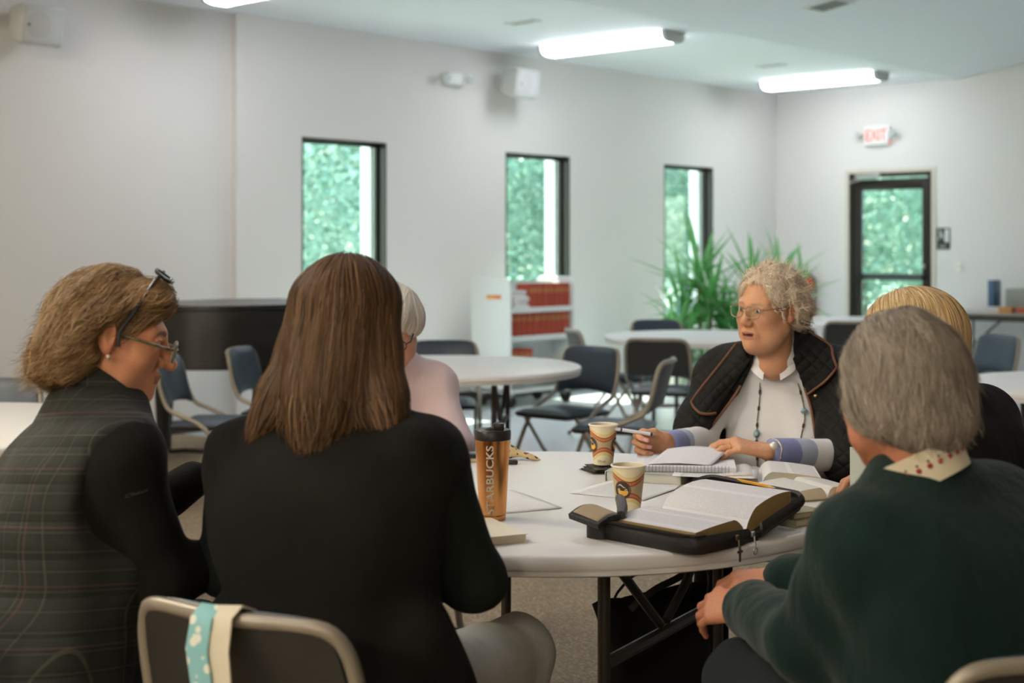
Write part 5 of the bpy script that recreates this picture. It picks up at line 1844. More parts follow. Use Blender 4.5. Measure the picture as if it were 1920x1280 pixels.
        tag(s.o, s.label, 'person', 'people around the front table')
        return s.o
    def child(s, name, f, m, T=None, parent=None):
        V, Fq = f.mesh() if isinstance(f, Field) else f
        return link(name, np_mesh(name, (T or s.T)(V), Fq), m, parent or s.o, sharp=None)
    def part(s, name, mb, m, parent=None, head=False, sharp=60):
        """MB built in camera frame (or head frame) -> child"""
        V = np.array(mb.v)
        V = s.HT(V) if head else s.T(V)
        b2 = MB()
        b2.v = [tuple(p) for p in V]; b2.f = mb.f
        return obj(name, b2, m, parent or s.o, sharp=sharp)
    def trousers(s, m, infl=0.0, wob=0.003):
        J = s.j
        lo, hi = s.bounds(['pelvis', 'kl', 'kr', 'al', 'ar'], 0.24)
        f = Field(lo, hi, 0.009)
        f.ell(s.loc(0, 0.0, 0.05), (0.178 * s.g, 0.138 * s.g, 0.13), s.R, k=0)
        s.legs(f, infl)
        f.wobble(wob, 34, 2)
        # hems above the shoes
        z = f.ax[2][None, None, :]
        f.D = np.maximum(f.D, (0.065 - z).astype(np.float32))
        return s.child('trousers', f, m)
    def shoes(s, m):
        J = s.j
        for a in 'rl':
            d = J['k' + a] - s.loc(0, 0, 0)
            d = nrm(V3(d[0], d[1], 0))
            q = V3(J['a' + a][0], J['a' + a][1], 0)
            f = Field(q - 0.25, q + 0.3, 0.009)
            f.cone(q + V3(0, 0, 0.045) - d * 0.03, q + d * 0.13 + V3(0, 0, 0.034), 0.042, 0.036, k=0)
            f.cone(q + V3(0, 0, 0.05), q + V3(0, 0, 0.09), 0.042, 0.042, k=0.02)
            z = f.ax[2][None, None, :]
            f.D = np.maximum(f.D, -z.astype(np.float32) + 0.001)
            s.child('shoe', f, m)

def glasses(p, frame_m, lens_m=None, y=0.103, z=0.0, w=0.026, hgt=0.018, r=0.0016, half=0.031, tilt=0.0, name='glasses', temple_z=0.012, drop=0.0, tr=None):
    """spectacles in the head frame"""
    def pt(x, yy, zz):
        return V3(x, yy, zz)
    m = MB()
    for s in (-1, 1):
        loop = []
        for i in range(28):
            a = 2 * PI * i / 28
            ex = abs(math.cos(a)) ** 0.8 * (1 if math.cos(a) > 0 else -1)
            ez = abs(math.sin(a)) ** 0.8 * (1 if math.sin(a) > 0 else -1)
            x = s * half + ex * w * 0.96
            zz = z + ez * hgt
            loop.append((x, y - 0.22 * (abs(x) - 0.01) ** 2 * 10 - tilt * (zz - z), zz))
        m.tube(loop, r, 6, closed=True)
        xo = s * (half + w)
        yo = y - 0.22 * (abs(xo) - 0.01) ** 2 * 10
        m.tube([(xo * 0.99, yo, z + hgt * 0.4), (s * 0.070, yo - 0.012, z + hgt * 0.45), (s * 0.077, 0.02, z + temple_z), (s * 0.081, -0.02, z + temple_z), (s * 0.080, -0.045, z - 0.012)], r * 1.1, 6)
    m.tube([(-0.010, y - 0.001, z + 0.004), (0, y + 0.003, z + 0.006), (0.010, y - 0.001, z + 0.004)], r, 6)
    if tr is not None:
        m.v = [tuple(tr(np.array(q))) for q in m.v]
    g = p.part(name, m, frame_m, head=True)
    if lens_m:
        for s in (-1, 1):
            def fn(u, v, s=s):
                a = 2 * PI * v
                ex = abs(math.cos(a)) ** 0.8 * (1 if math.cos(a) > 0 else -1)
                ez = abs(math.sin(a)) ** 0.8 * (1 if math.sin(a) > 0 else -1)
                x = s * half + ex * w * 0.94 * u
                zz = z + ez * hgt * 0.97 * u
                q = np.array((x, y - 0.22 * (abs(x) - 0.01) ** 2 * 10 - tilt * (zz - z), zz))
                return tuple(tr(q)) if tr is not None else tuple(q)
            p.part('lens', MB().grid(fn, 4, 20), lens_m, g, head=True, sharp=180)
    return g

def down(P, k=1.0):
    o = np.zeros_like(P)
    o[:, 2] = -k
    return o
def radial_flow(c, dn=0.6, out=1.0):
    def fl(P):
        q = P - np.asarray(c)
        q = q / (np.linalg.norm(q, axis=1)[:, None] + 1e-9) * out
        q[:, 2] -= dn
        return q
    return fl

# ================================================================== woman speaking, quilted jacket
TONE_A = '#d09a76'
A = Person('elderly woman in a black quilted jacket speaking, pen in hand, glasses and long bead necklace', (0.9, 4.55),
           dict(pelvis=(0.93, 4.60, 0.53), sc=(0.845, 4.42, 0.965), phi=203, hw=0.185, neck=(0.815, 4.37, 1.055),
                er=(0.575, 4.36, 0.775), el=(0.955, 4.13, 0.765), wr=(0.448, 4.075, 0.805), wl=(0.712, 3.965, 0.80),
                kr=(0.60, 4.22, 0.55), kl=(0.82, 4.10, 0.55), ar=(0.60, 4.30, 0.08), al=(0.84, 4.20, 0.08)), 1.14)
A.head((0.775, 4.30, 1.183), rot_head(231, 2, -3), TONE_A, '#b06a5c', '#b39a7c', h=0.0024, open_mouth=1.0, jowl=1.0, wide=1.03, blush=0.55, neck=0.055, neck_fwd=0.008)
# her right hand holds a pen, her left lies on the papers
tipsAr, fAr = A.hand('r', (-0.88, -0.22, 0.12), (-0.25, 0.85, 0.30), (0, 0, 1), TONE_A, '#d8a09a', 0.0026, curl=((0.75, 1.15, 0.5), (0.95, 1.35, 0.7), (1.1, 1.4, 0.8), (1.2, 1.4, 0.8)), tcurl=0.55, scale=0.96, tdir=(-0.80, -0.35, 0.48))
tipsAl, fAl = A.hand('l', (-0.95, -0.02, 0.22), (0.25, -0.25, 1.0), (-0.2, 1.0, 0), TONE_A, '#cf8f8a', 0.0026, curl=((0.42, 0.35, 0.2), (0.42, 0.38, 0.2), (0.44, 0.4, 0.25), (0.48, 0.42, 0.25)), tcurl=0.5, spread=0.10)
A.body()
M_KNIT_W = cloth('white_knit', '#f0eeee', '#e9e6e6', 0.9, 700, 0.30)
M_BLUE = cloth('periwinkle_cuff', '#7f86b8', '#8a92bd', 0.9, 700, 0.25)
M_PALEBLUE = cloth('pale_blue_band', '#a9b4cb', '#b4bed0', 0.9, 700, 0.25)
lo, hi = A.bounds(['pelvis', 'sr', 'sl', 'neck', 'er', 'el', 'wr', 'wl'], 0.22)
f = Field(lo, hi, 0.0075)
A.torso(f, 0.006, 1.45)
A.arms(f, 0.006, 0.60)
f.ell(A.j['neck'] + A.R @ V3(0, 0.030, -0.012), (0.070, 0.066, 0.045), A.R, k=0.03)
f.cone(A.j['neck'] + A.R @ V3(0, 0.115, 0.05), A.j['neck'] + A.R @ V3(0, 0.120, -0.030), 0.040, 0.006, k=0.01, cut=True)
f.wobble(0.0025, 30, 1)
ft = f
A.child('white_top', f, M_KNIT_W)
for a, c0, c1, mm, nm_ in (('r', 0.58, 0.74, M_PALEBLUE, 'pale_blue_band'), ('r', 0.73, 0.93, M_BLUE, 'blue_cuff'), ('l', 0.50, 0.68, M_PALEBLUE, 'pale_blue_band'), ('l', 0.67, 0.88, M_BLUE, 'blue_cuff')):
    E, W = A.j['e' + a], A.j['w' + a]
    f = Field(np.minimum(E, W) - 0.1, np.maximum(E, W) + 0.1, 0.005)
    f.cone(lerp(E, W, c0), lerp(E, W, c1), 0.0505 - 0.012 * c0, 0.0505 - 0.012 * c1, k=0)
    A.child(nm_, f, mm)
# polo collar of the top
col = MB()
nk = A.H(np.array([[0, -0.03, -0.13]]))[0]
# quilted jacket, worn open over the shoulders
k = NT('quilted_black_cloth', 0.75)
P_ = k.xyz()
q1 = k.math('ABSOLUTE', k.math('SINE', k.math('MULTIPLY', k.math('ADD', P_[0], P_[2]), 80)))
q2 = k.math('ABSOLUTE', k.math('SINE', k.math('MULTIPLY', k.math('SUBTRACT', P_[0], P_[2]), 80)))
k.bump(k.math('ADD', k.math('POWER', k.math('MULTIPLY', q1, q2), 0.4), k.math('MULTIPLY', k.noise(14, 3), 0.8)), 0.5, 0.010)
k.col(k.mix(k.noise(6, 3), '#131210', '#191714'))
k.b.inputs['Specular IOR Level'].default_value = 0.25
M_QUILT = k.m
lo, hi = A.bounds(['pelvis', 'sr', 'sl', 'neck', 'er', 'el'], 0.26)
f = Field(lo, hi, 0.0075)
A.torso(f, 0.034, 1.2)
for a, s_ in (('r', 1), ('l', -1)):
    S = A.j['s' + a]
    E2 = A.loc(s_ * 0.305, -0.03, 0.12)
    f.cone(S, lerp(S, E2, 0.5), 0.075, 0.082, k=0.06)
    f.cone(lerp(S, E2, 0.5), E2, 0.082, 0.070, k=0.04)
    E = A.j['e' + a] + A.R @ (V3(0.02, -0.015, 0) if a == 'r' else V3(-0.035, 0.012, 0.0))
    f.cone(S, lerp(S, E, 0.86 if a == 'r' else 1.0), 0.078, 0.082 if a == 'r' else 0.092, k=0.05)
    if a == 'l':
        f.cone(lerp(S, E, 0.7), A.loc(-0.30, 0.10, 0.05), 0.085, 0.07, k=0.05)
# collar roll
nkc = A.j['neck']
for a0 in range(-4, 5):
    w = a0 * 0.42
    pass
f.chain([A.loc(0.115, 0.085, 0.93), A.loc(0.105, 0.03, 1.14), A.loc(0.055, -0.055, 1.24), A.loc(-0.055, -0.055, 1.24), A.loc(-0.105, 0.03, 1.14), A.loc(-0.115, 0.085, 0.93)], [0.024, 0.03, 0.032, 0.032, 0.03, 0.024], k=0.03)
f.wobble(0.004, 26, 3)
# opening: a widening wedge cut away in front (torso frame)
Wc = f.ax[0][:, None, None] - A.j['pelvis'][0], f.ax[1][None, :, None] - A.j['pelvis'][1], f.ax[2][None, None, :] - A.j['pelvis'][2]
lx, ly, lz = [Wc[0] * A.R[0, i] + Wc[1] * A.R[1, i] + Wc[2] * A.R[2, i] for i in range(3)]
OPEN = [(-0.4, 0.34, -0.19), (0.31, 0.335, -0.168), (0.57, 0.320, -0.155), (0.70, 0.280, -0.140), (0.85, 0.205, -0.122), (1.0, 0.120, -0.090), (1.2, 0.068, -0.06), (1.6, 0.05, -0.05)]
zz = (lz / A.len)
xr = np.interp(zz, [o[0] for o in OPEN], [o[1] for o in OPEN])
xl = np.interp(zz, [o[0] for o in OPEN], [o[2] for o in OPEN])
cutd = np.maximum(np.maximum(lx - xr, xl - lx), -(ly - 0.0))           # negative inside the opening
f.D = np.maximum(f.D, -cutd.astype(np.float32))
ins = ft.D
# hollow so that the top shows: remove what lies inside the top's surface offset
jk = A.child('quilted_jacket', f, M_QUILT)
M_PIPE = mat('brown_piping', '#6f472f', 0.6)
fj = f
def front_surf(fld, x, z, y0=0.34):
    """march from in front towards the torso"""
    y = y0
    for _ in range(120):
        p = A.loc(x, y, z)
        if np.any(p < fld.lo) or np.any(p > fld.lo + fld.h * (fld.n - 1)):
            y -= 0.004
            continue
        if fld.val(p[None])[0] < 0.002:
            return p
        y -= 0.003
        if y < -0.02:
            break
    return A.loc(x, max(y, 0.0), z)
for s_, idx in ((1, 1), (-1, 2)):
    pts = []
    for z_ in np.linspace(0.02, 1.06, 26):
        x_ = np.interp(z_, [o[0] for o in OPEN], [o[idx] for o in OPEN]) + s_ * 0.006
        pts.append(front_surf(fj, x_, z_))
    pts = np.array(pts)
    for _ in range(2):
        pts[1:-1] = (pts[:-2] + 2 * pts[1:-1] + pts[2:]) / 4
    A.part('piping', MB().tube([tuple(p) for p in pts], 0.0042, 6), M_PIPE, jk)
    zs = (1.02, 0.80, 0.58, 0.34) if s_ < 0 else (0.80, 0.62)
    for z_ in zs:
        x_ = np.interp(z_, [o[0] for o in OPEN], [o[idx] for o in OPEN]) + s_ * 0.034
        q = front_surf(fj, x_, z_)
        A.part('snap_button', MB().ball(tuple(q), 0.0085, 12, 8), mat('gold_snap', '#c9b27a', 0.25, 0.9), jk)
# jacket collar flaps with brown edge
for s_, inner, outer in ((1, ((0.070, 1.24), (0.120, 1.08), (0.172, 0.95)), ((0.105, 1.30), (0.185, 1.16), (0.250, 1.01))),
                         (-1, ((-0.058, 1.24), (-0.078, 1.14), (-0.098, 1.02)), ((-0.095, 1.34), (-0.150, 1.27), (-0.185, 1.17)))):
    def row(c, u):
        return [c[0][q] * (1 - u) ** 2 + c[1][q] * 2 * u * (1 - u) + c[2][q] * u * u for q in (0, 1)]
    def fn(u, v, inner=inner, outer=outer):
        a, b = row(inner, u), row(outer, u)
        x_, z_ = a[0] * (1 - v) + b[0] * v, a[1] * (1 - v) + b[1] * v
        return tuple(front_surf(fj, x_, z_) + A.R[:, 1] * (0.010 + 0.008 * math.sin(PI * v)) + A.R[:, 2] * 0.006)
    A.part('collar_flap', MB().grid(fn, 10, 6, -0.008 * s_), M_QUILT, jk)
    A.part('piping', MB().tube([fn(u, 1.0) for u in np.linspace(0, 1, 14)] + [fn(1.0, v) for v in np.linspace(0.85, 0, 7)], 0.0042, 6), M_PIPE, jk)
# white shirt collar points
for s_ in (-1, 1):
    def fn(u, v, s_=s_):
        ang = (0.30 + 1.5 * u) * s_
        top = A.j['neck'] + A.R @ V3(0.060 * math.sin(ang), 0.022 + 0.066 * math.cos(ang), 0.020 - 0.030 * math.cos(ang))
        out = A.j['neck'] + A.R @ V3((0.080 + 0.010 * (1 - u)) * math.sin(ang), 0.024 + 0.090 * math.cos(ang), -0.014 - 0.030 * (1 - u) ** 2)
        return tuple(lerp(top, out, v) + V3(0, 0, 0.010 * math.sin(PI * v)))
    A.part('shirt_collar', MB().grid(fn, 10, 5, 0.003 * s_), M_KNIT_W)
A.trousers(cloth('black_trousers', '#1a1a17', '#151513', 0.95, 700, 0.3, 0.0))
A.shoes(mat('black_shoe_leather', '#1b1917', 0.4))
# hair: short, curly, pale ginger-blonde grey
hf = Field((-0.13, -0.15, -0.12), (0.13, 0.13, 0.16), 0.004)
hf.ell((0, -0.022, 0.045), (0.088, 0.104, 0.092), k=0)
for s_ in (-1, 1):
    hf.ell((s_ * 0.066, -0.052, 0.005), (0.038, 0.05, 0.055), k=0.03)
hf.ell((0, -0.085, -0.02), (0.07, 0.045, 0.06), k=0.03)
hf.ell((0, 0.130, -0.015), (0.100, 0.116, 0.116), k=0.012, cut=True)
for s_ in (-1, 1):
    hf.ell((s_ * 0.09, 0.0, -0.02), (0.025, 0.026, 0.040), k=0.01, cut=True)
hf.wobble(0.006, 75, 4)
hair_obj('hair', hf, [dict(n=3200, length=0.055, flow=radial_flow((0, 0.06, 0.10), 0.5), nseg=8, width=0.0019, lift=0.010, curl=0.75, curl_f=0.9, seed=1, tip_lift=0.01),
                      dict(n=900, length=0.05, flow=radial_flow((0, 0.03, 0.0), 0.0), nseg=7, width=0.0013, lift=0.012, curl=0.6, curl_f=0.8, seed=2, hug=0.25)],
         ['#e8d6bc', '#dcc3a4', '#f2e8d8', '#cdb090'], A.HT, A.o, M_HAIR, 0.85)
M_GOLDF = mat('rose_spectacle_frame', '#a8877a', 0.3, 0.6)
glasses(A, M_GOLDF, M_LENS, y=0.108, z=0.000, w=0.027, hgt=0.019, half=0.032, r=0.0013)
A.part('teeth', MB().rbox((0, 0.083, -0.0675), (0.026, 0.008, 0.005), 0.002), mat('teeth_ivory', '#d8ccb8', 0.4), head=True)
# necklace of small beads with larger turquoise ones, hanging on the chest
left = [(-0.062, 1.06), (-0.082, 0.86), (-0.062, 0.66), (-0.038, 0.45), (-0.012, 0.24), (0.01, 0.06)]
right = [(0.055, 1.06), (0.062, 0.86), (0.062, 0.66), (0.068, 0.45), (0.076, 0.24), (0.06, 0.06)]
nk_o = None
cord_pts = {}
for sname, pth in (('l', left), ('r', right)):
    zs = np.linspace(pth[0][1], pth[-1][1], 60)
    xs2 = np.interp(zs[::-1], [q[1] for q in pth][::-1], [q[0] for q in pth][::-1])[::-1]
    P3 = np.array([front_surf(ft, x_, z_) + A.R[:, 1] * 0.003 for x_, z_ in zip(xs2, zs)])
    cord_pts[sname] = P3
    cd = A.part('necklace', MB().tube([tuple(q) for q in P3], 0.0012, 5), mat('necklace_thread', '#4a4636', 0.6))
    m_s, m_d, m_t = MB(), MB(), MB()
    seg = np.concatenate([[0], np.cumsum(np.linalg.norm(np.diff(P3, axis=0), axis=1))])
    tot = seg[-1]
    big = (0.30, 0.62) if sname == 'r' else (0.16, 0.40, 0.66)
    t_ = 0.01
    i = 0
    while t_ < tot - 0.01:
        q = np.array([np.interp(t_, seg, P3[:, c_]) for c_ in range(3)])
        if any(abs(t_ / tot - b_) < 0.016 for b_ in big):
            if (sname, round(t_ / tot, 0)) or True:
                b_ = min(big, key=lambda e: abs(e - t_ / tot))
                if abs(t_ - b_ * tot) < 0.0045:
                    A.part('turquoise_bead', MB().ball(tuple(q + A.R[:, 1] * 0.006), 0.0095, 12, 8), mat('turquoise_glass', '#5d8f9c', 0.25, var=(90, '#c3d2cf')), cd)
        elif i % 9 in (3, 4):
            A.part('dark_bead', MB().ball(tuple(q), 0.0042, 8, 5), mat('brown_beads', '#4b3026', 0.3), cd)
        else:
            m_s.ball(tuple(q), 0.0024, 6, 4)
        t_ += 0.0058
        i += 1
    sb_ = A.part('seed_beads', m_s, mat('amber_green_beads', '#8b8a5e', 0.35, var=(60, '#4c5040')), cd)
    sb_['kind'] = 'stuff'
# watch and ring on her left hand
w0, e0 = A.j['wl'], A.j['el']
ax_ = nrm(e0 - w0)
u_ = nrm(np.cross(ax_, V3(0, 0, 1))); v_ = np.cross(ax_, u_)
wc = w0 + ax_ * 0.022
ring = [wc + (u_ * math.cos(a) + v_ * math.sin(a)) * 0.0315 for a in [2 * PI * i / 20 for i in range(20)]]
wt = A.part('wrist_watch', MB().tube([tuple(q) for q in ring], 0.0075, 8, closed=True, flat=0.55), mat('steel_gold_band', '#c3b9a0', 0.25, 0.9, bump=(220, 0.5)))
top_ = wc + V3(-0.1, -0.75, 0.62) * 0.031
A.part('watch_case', MB().ball(tuple(top_), (0.013, 0.013, 0.013), 12, 8), mat('watch_face', '#e6e0cf', 0.2, 0.3), wt)
kn = A.j['wl'] + nrm((-0.95, -0.02, 0.22)) * 0.108
rpos, rd = tipsAl[2][4]
ru = nrm(np.cross(rd, V3(0, 0, 1))); rv = np.cross(rd, ru)
A.part('gold_ring', MB().tube([tuple(rpos + (ru * math.cos(a) + rv * math.sin(a)) * 0.0102) for a in [2 * PI * i / 16 for i in range(16)]], 0.0016, 6, closed=True), mat('ring_gold', '#d9b45e', 0.25, 1.0))
# pen in her right hand
d_ = nrm(V3(0.97, 0.05, -0.15))
pc_ = V3(0.350, 4.005, 0.850)
pen = thing('ballpoint_pen', 'white ballpoint pen held by the speaking woman', 'pen', C(*pc_[:2], pc_[2]), TH)
def pt_(t):
    return tuple(d_ * t)
obj('barrel', MB().tube([pt_(-0.062), pt_(0.040)], 0.0050, 10), mat('white_pen_plastic', '#e4e4ea', 0.3), pen)
obj('band', MB().tube([pt_(-0.046), pt_(-0.041)], 0.0054, 10), mat('navy_pen_band', '#30354c', 0.4), pen)
obj('grip', MB().tube([pt_(0.040), pt_(0.046)], 0.0048, 10), mat('navy_pen_grip', '#30354c', 0.4), pen)
obj('pen_tip', MB().tube([pt_(0.046), pt_(0.056)], [0.0035, 0.0008], 8), M_STEEL, pen)
M_DENIM_G = cloth('grey_jeans', '#a9a9a2', '#b5b5ae', 0.9, 900, 0.45, 0.0)
M_DARKT = cloth('dark_denim', '#1d2123', '#181b1c', 0.95, 900, 0.4, 0.0)
M_SHOE = MATS['black_shoe_leather']
def garment(p, name, m, infl=0.0, bust=1.0, arms=True, cuff=0.95, h=0.0085, wob=0.003, seed=0, extra=None, keys=('pelvis', 'sr', 'sl', 'neck', 'er', 'el', 'wr', 'wl'), cut=None, shoulders=True):
    lo, hi = p.bounds(list(keys), 0.21)
    f = Field(lo, hi, h)
    p.torso(f, infl, bust, shoulders)
    if arms:
        p.arms(f, infl, cuff)
    if extra:
        extra(f)
    if wob:
        f.wobble(wob, 28, seed)
    if cut:
        cut(f)
    return p.child(name, f, m), f

# ================================================================== woman with her back to us, long brown hair, black vest
B = Person('woman seen from behind with long straight brown hair, black vest and dark sleeves', (-0.33, 2.5),
           dict(pelvis=(-0.325, 2.50, 0.53), sc=(-0.322, 2.575, 0.970), phi=20, hw=0.180, neck=(-0.305, 2.60, 1.075),
                er=(-0.070, 2.60, 0.760), el=(-0.545, 2.70, 0.765), wr=(-0.165, 2.97, 0.80), wl=(-0.42, 3.00, 0.80),
                kr=(0.005, 2.96, 0.520), kl=(-0.30, 3.05, 0.53), ar=(-0.005, 2.86, 0.08), al=(-0.28, 2.98, 0.08)), 1.10)
B.head((-0.300, 2.625, 1.222), rot_head(14, 6), '#c08c6c', h=0.0045, neck=0.08)
B.hand('r', (-0.75, 0.6, -0.05), (0, 0, 1), (-0.5, -0.8, 0), '#b98468', h=0.005)
B.hand('l', (0.6, 0.75, -0.05), (0, 0, 1), (0.8, -0.5, 0), '#b98468', h=0.005)
B.body()
M_BSLEEVE = cloth('dark_green_black_knit', '#181d17', '#141812', 0.95, 600, 0.35, 0.0)
M_BVEST = cloth('black_vest_cloth', '#15130f', '#12100d', 0.95, 700, 0.3, 0.0)
garment(B, 'dark_sweater', M_BSLEEVE, 0.012, 1.0, seed=5, wob=0.0035)
def vest_extra(f):
    f.cone(B.loc(0.19, -0.02, 0.35), B.loc(0.235, 0.16, -0.12), 0.055, 0.03, k=0.06)
    f.cone(B.loc(-0.19, -0.02, 0.35), B.loc(-0.21, 0.12, -0.12), 0.05, 0.03, k=0.06)
    f.ell(B.loc(0, -0.03, 0.80), (0.20, 0.12, 0.15), B.R, k=0.06)
    for q in ('sr', 'sl'):
        f.cone(B.j[q] + B.R @ V3(0.0, 0.05, 0.035), B.j[q] + B.R @ V3(0.0, -0.06, 0.03), 0.045, 0.045, k=0.03)
garment(B, 'black_vest', M_BVEST, 0.026, 0.9, arms=False, seed=6, wob=0.003, extra=vest_extra)
B.trousers(M_DENIM_G, 0.012, 0.005)
B.shoes(M_SHOE)
hf = Field((-0.20, -0.20, -0.26), (0.20, 0.13, 0.16), 0.005)
hf.ell((0.002, -0.018, 0.040), (0.084, 0.104, 0.092), k=0)
for s_ in (-1, 1):
    hf.chain([(s_ * 0.055, -0.03, 0.04), (s_ * 0.070, -0.05, -0.05), (s_ * 0.095, -0.075, -0.13), (s_ * (0.115 if s_ < 0 else 0.105), -0.085, -0.185)], [0.045, 0.038, 0.036, 0.026], k=0.04)
hf.chain([(0, -0.055, 0.02), (0, -0.085, -0.06), (0, -0.105, -0.13), (-0.01, -0.115, -0.195)], [0.065, 0.055, 0.050, 0.036], k=0.05)
hf.ell((0, 0.13, -0.06), (0.10, 0.10, 0.14), k=0.02, cut=True)
def flow_b(P):
    o = np.stack([P[:, 0] * (4.5 + 8 * smooth01(0.02, 0.09, P[:, 2])), -0.5 + 0 * P[:, 1] + 3 * P[:, 1] * smooth01(0.05, 0.1, P[:, 2]), -1.0 + 0 * P[:, 2]], 1)
    return o
hair_obj('hair', hf, [dict(n=8840, length=0.20, flow=flow_b, nseg=10, width=0.0016, lift=0.005, jitter=0.06, seed=11),
                      dict(n=2550, length=0.10, flow=flow_b, nseg=8, width=0.0018, lift=0.005, jitter=0.12, seed=12, hug=0.3, roots=lambda V: V[:, 2] < -0.12)],
         ['#513821', '#634629', '#372617', '#775735'], B.HT, B.o, M_HAIR, 0.8)

# ================================================================== woman in profile at the left, wavy hair, plaid vest
L_ = Person('woman in profile at the left with wavy hair, glasses and dark plaid vest, head bowed', (-0.85, 2.65),
            dict(pelvis=(-0.90, 2.62, 0.53), sc=(-0.800, 2.735, 0.965), phi=60, hw=0.172, neck=(-0.800, 2.750, 1.062),
                 er=(-0.640, 2.630, 0.755), el=(-0.80, 3.04, 0.80), wr=(-0.43, 2.86, 0.785), wl=(-0.685, 3.085, 0.865),
                 kr=(-0.60, 2.80, 0.53), kl=(-0.68, 3.05, 0.53), ar=(-0.58, 2.82, 0.08), al=(-0.66, 3.02, 0.08)), 1.12)
TONE_L = '#de9c76'
L_.head((-0.768, 2.755, 1.198), rot_head(77, 13), TONE_L, '#9a4f42', '#5d4430', h=0.0026, jowl=0.6, neck=0.03, blush=0.6, wide=0.98, nose=0.008, neck_fwd=0.03)
L_.hand('l', (0.9, 0.15, 0.15), (0, -0.5, 0.85), (0, 0.9, 0.4), TONE_L, h=0.0035)
L_.hand('r', (0.85, 0.5, 0.0), (0, 0, 1), (0.4, -0.8, 0), TONE_L, h=0.005)
L_.body()
M_LSLEEVE = cloth('black_jersey', '#171512', '#13110f', 0.95, 700, 0.35, 0.0)
so, fs = garment(L_, 'black_pullover', M_LSLEEVE, 0.010, 1.0, seed=7)
k = NT('dark_plaid_cloth', 0.85)
mp_ = k.n('ShaderNodeMapping')
mp_.inputs['Rotation'].default_value = (0.15, 0, math.radians(58))
k.l(k.tc.outputs['Object'], mp_.inputs[0])
sp = k.n('ShaderNodeSeparateXYZ')
k.l(mp_.outputs[0], sp.inputs[0])
def lines(o, pitch, width, ph=0.0):
    return k.math('LESS_THAN', k.math('ABSOLUTE', k.math('SUBTRACT', k.math('FRACT', k.math('ADD', k.math('DIVIDE', o, pitch), ph)), 0.5)), width)
base = k.mix(k.math('MULTIPLY', k.math('ADD', lines(sp.outputs[2], 0.034, 0.22), lines(sp.outputs[0], 0.034, 0.22)), 0.5), '#1a1d16', '#131510')
base = k.mix(k.math('MULTIPLY', k.math('MAXIMUM', lines(sp.outputs[2], 0.034, 0.03), lines(sp.outputs[0], 0.034, 0.03)), 0.35), base, '#55553f')
base = k.mix(k.math('MULTIPLY', k.math('MAXIMUM', lines(sp.outputs[2], 0.102, 0.014, 0.25), lines(sp.outputs[0], 0.102, 0.014, 0.25)), 0.5), base, '#573630')
k.col(base)
qb = k.math('ABSOLUTE', k.math('SINE', k.math('MULTIPLY', sp.outputs[2], 48)))
k.bump(k.math('ADD', k.math('POWER', qb, 0.5), k.noise(16, 4)), 0.3, 0.02)
M_PLAID = k.m
def l_cut(f):
    for a, sgn in (('r', 1), ('l', -1)):
        q = L_.j['s' + a] + L_.R @ V3(sgn * 0.075, 0.03, -0.06)
        f.ell(q, (0.085, 0.105, 0.125), L_.R, k=0.03, cut=True)
    f.cone(L_.loc(0, 0.24, -0.1), L_.loc(0, 0.20, 0.98), 0.055, 0.035, k=0.02, cut=True)
def l_extra(f):
    f.ell(L_.loc(0, -0.03, 0.70), (0.175, 0.11, 0.20), L_.R, k=0.06)
    f.ell(L_.loc(0, 0.0, 0.1), (0.21, 0.17, 0.2), L_.R, k=0.06)
vo_, fv = garment(L_, 'plaid_vest', M_PLAID, 0.026, 1.0, arms=False, seed=8, wob=0.004, h=0.007, extra=l_extra, cut=l_cut)
# stand-up collar of the vest
def ring(p, c, R, rx, ry, z0, z1, tiltf, flare, a0, a1, th, n=26, back=0.0):
    def fn(u, v):
        a = a0 + (a1 - a0) * u
        x, y = math.sin(a), -math.cos(a)
        z = z0 + (z1 - z0) * v + tiltf * y
        k_ = 1 + flare * v
        return tuple(c + R @ V3(rx * x * k_, ry * y * k_ + back * v, z))
    return MB().grid(fn, n, 5, th)
L_.part('vest_collar', ring(L_, L_.j['neck'], L_.R, 0.085, 0.090, -0.035, 0.045, -0.035, 0.10, -2.3, 2.3, 0.010), M_PLAID, vo_)
L_.part('dark_neckband', ring(L_, L_.H(np.array([[0, -0.022, -0.118]]))[0], L_.HR, 0.060, 0.060, -0.02, 0.020, 0.0, 0.0, -PI, PI, 0.006), M_LSLEEVE)
L_.trousers(M_DARKT, 0.008)
L_.shoes(M_SHOE)
# cursive print on the sleeve
me = text_mesh('Chaus', 0.015, 0.0002)
E, S = L_.j['er'], L_.j['sr']
cpt = np.array([(252 - 960) / F * 2.52, 2.52, HZ - (927 - YH) / F * 2.52])
vv = np.array([v.co[:] for v in me.vertices])
Pw = np.stack([cpt[0] + vv[:, 0] + 0.35 * vv[:, 1], np.full(len(vv), cpt[1]), cpt[2] + vv[:, 1] * 0.7 + vv[:, 0] * 0.28], 1)
for it in range(60):
    d = fs.val(Pw)
    Pw[:, 1] += np.clip(d - 0.0012, -0.01, 0.02) * 0.8
me.vertices.foreach_set('co', L_.T(Pw).astype(np.float32).ravel())
link('sleeve_lettering', me, mat('silver_thread', '#6f6c60', 0.7), so, sharp=None)
hf = Field((-0.15, -0.24, -0.20), (0.15, 0.15, 0.17), 0.0045)
hf.ell((0, -0.020, 0.040), (0.084, 0.100, 0.085), k=0)
hf.ell((0, -0.075, -0.01), (0.088, 0.060, 0.075), k=0.04)
hf.ell((0, -0.098, -0.070), (0.088, 0.048, 0.050), k=0.04)
for s_ in (-1, 1):
    hf.ell((s_ * 0.068, -0.060, -0.03), (0.030, 0.042, 0.065), k=0.03)
    hf.ell((s_ * 0.05, 0.062, 0.085), (0.035, 0.035, 0.03), k=0.03)
hf.ell((0, 0.125, -0.040), (0.115, 0.130, 0.108), k=0.012, cut=True)
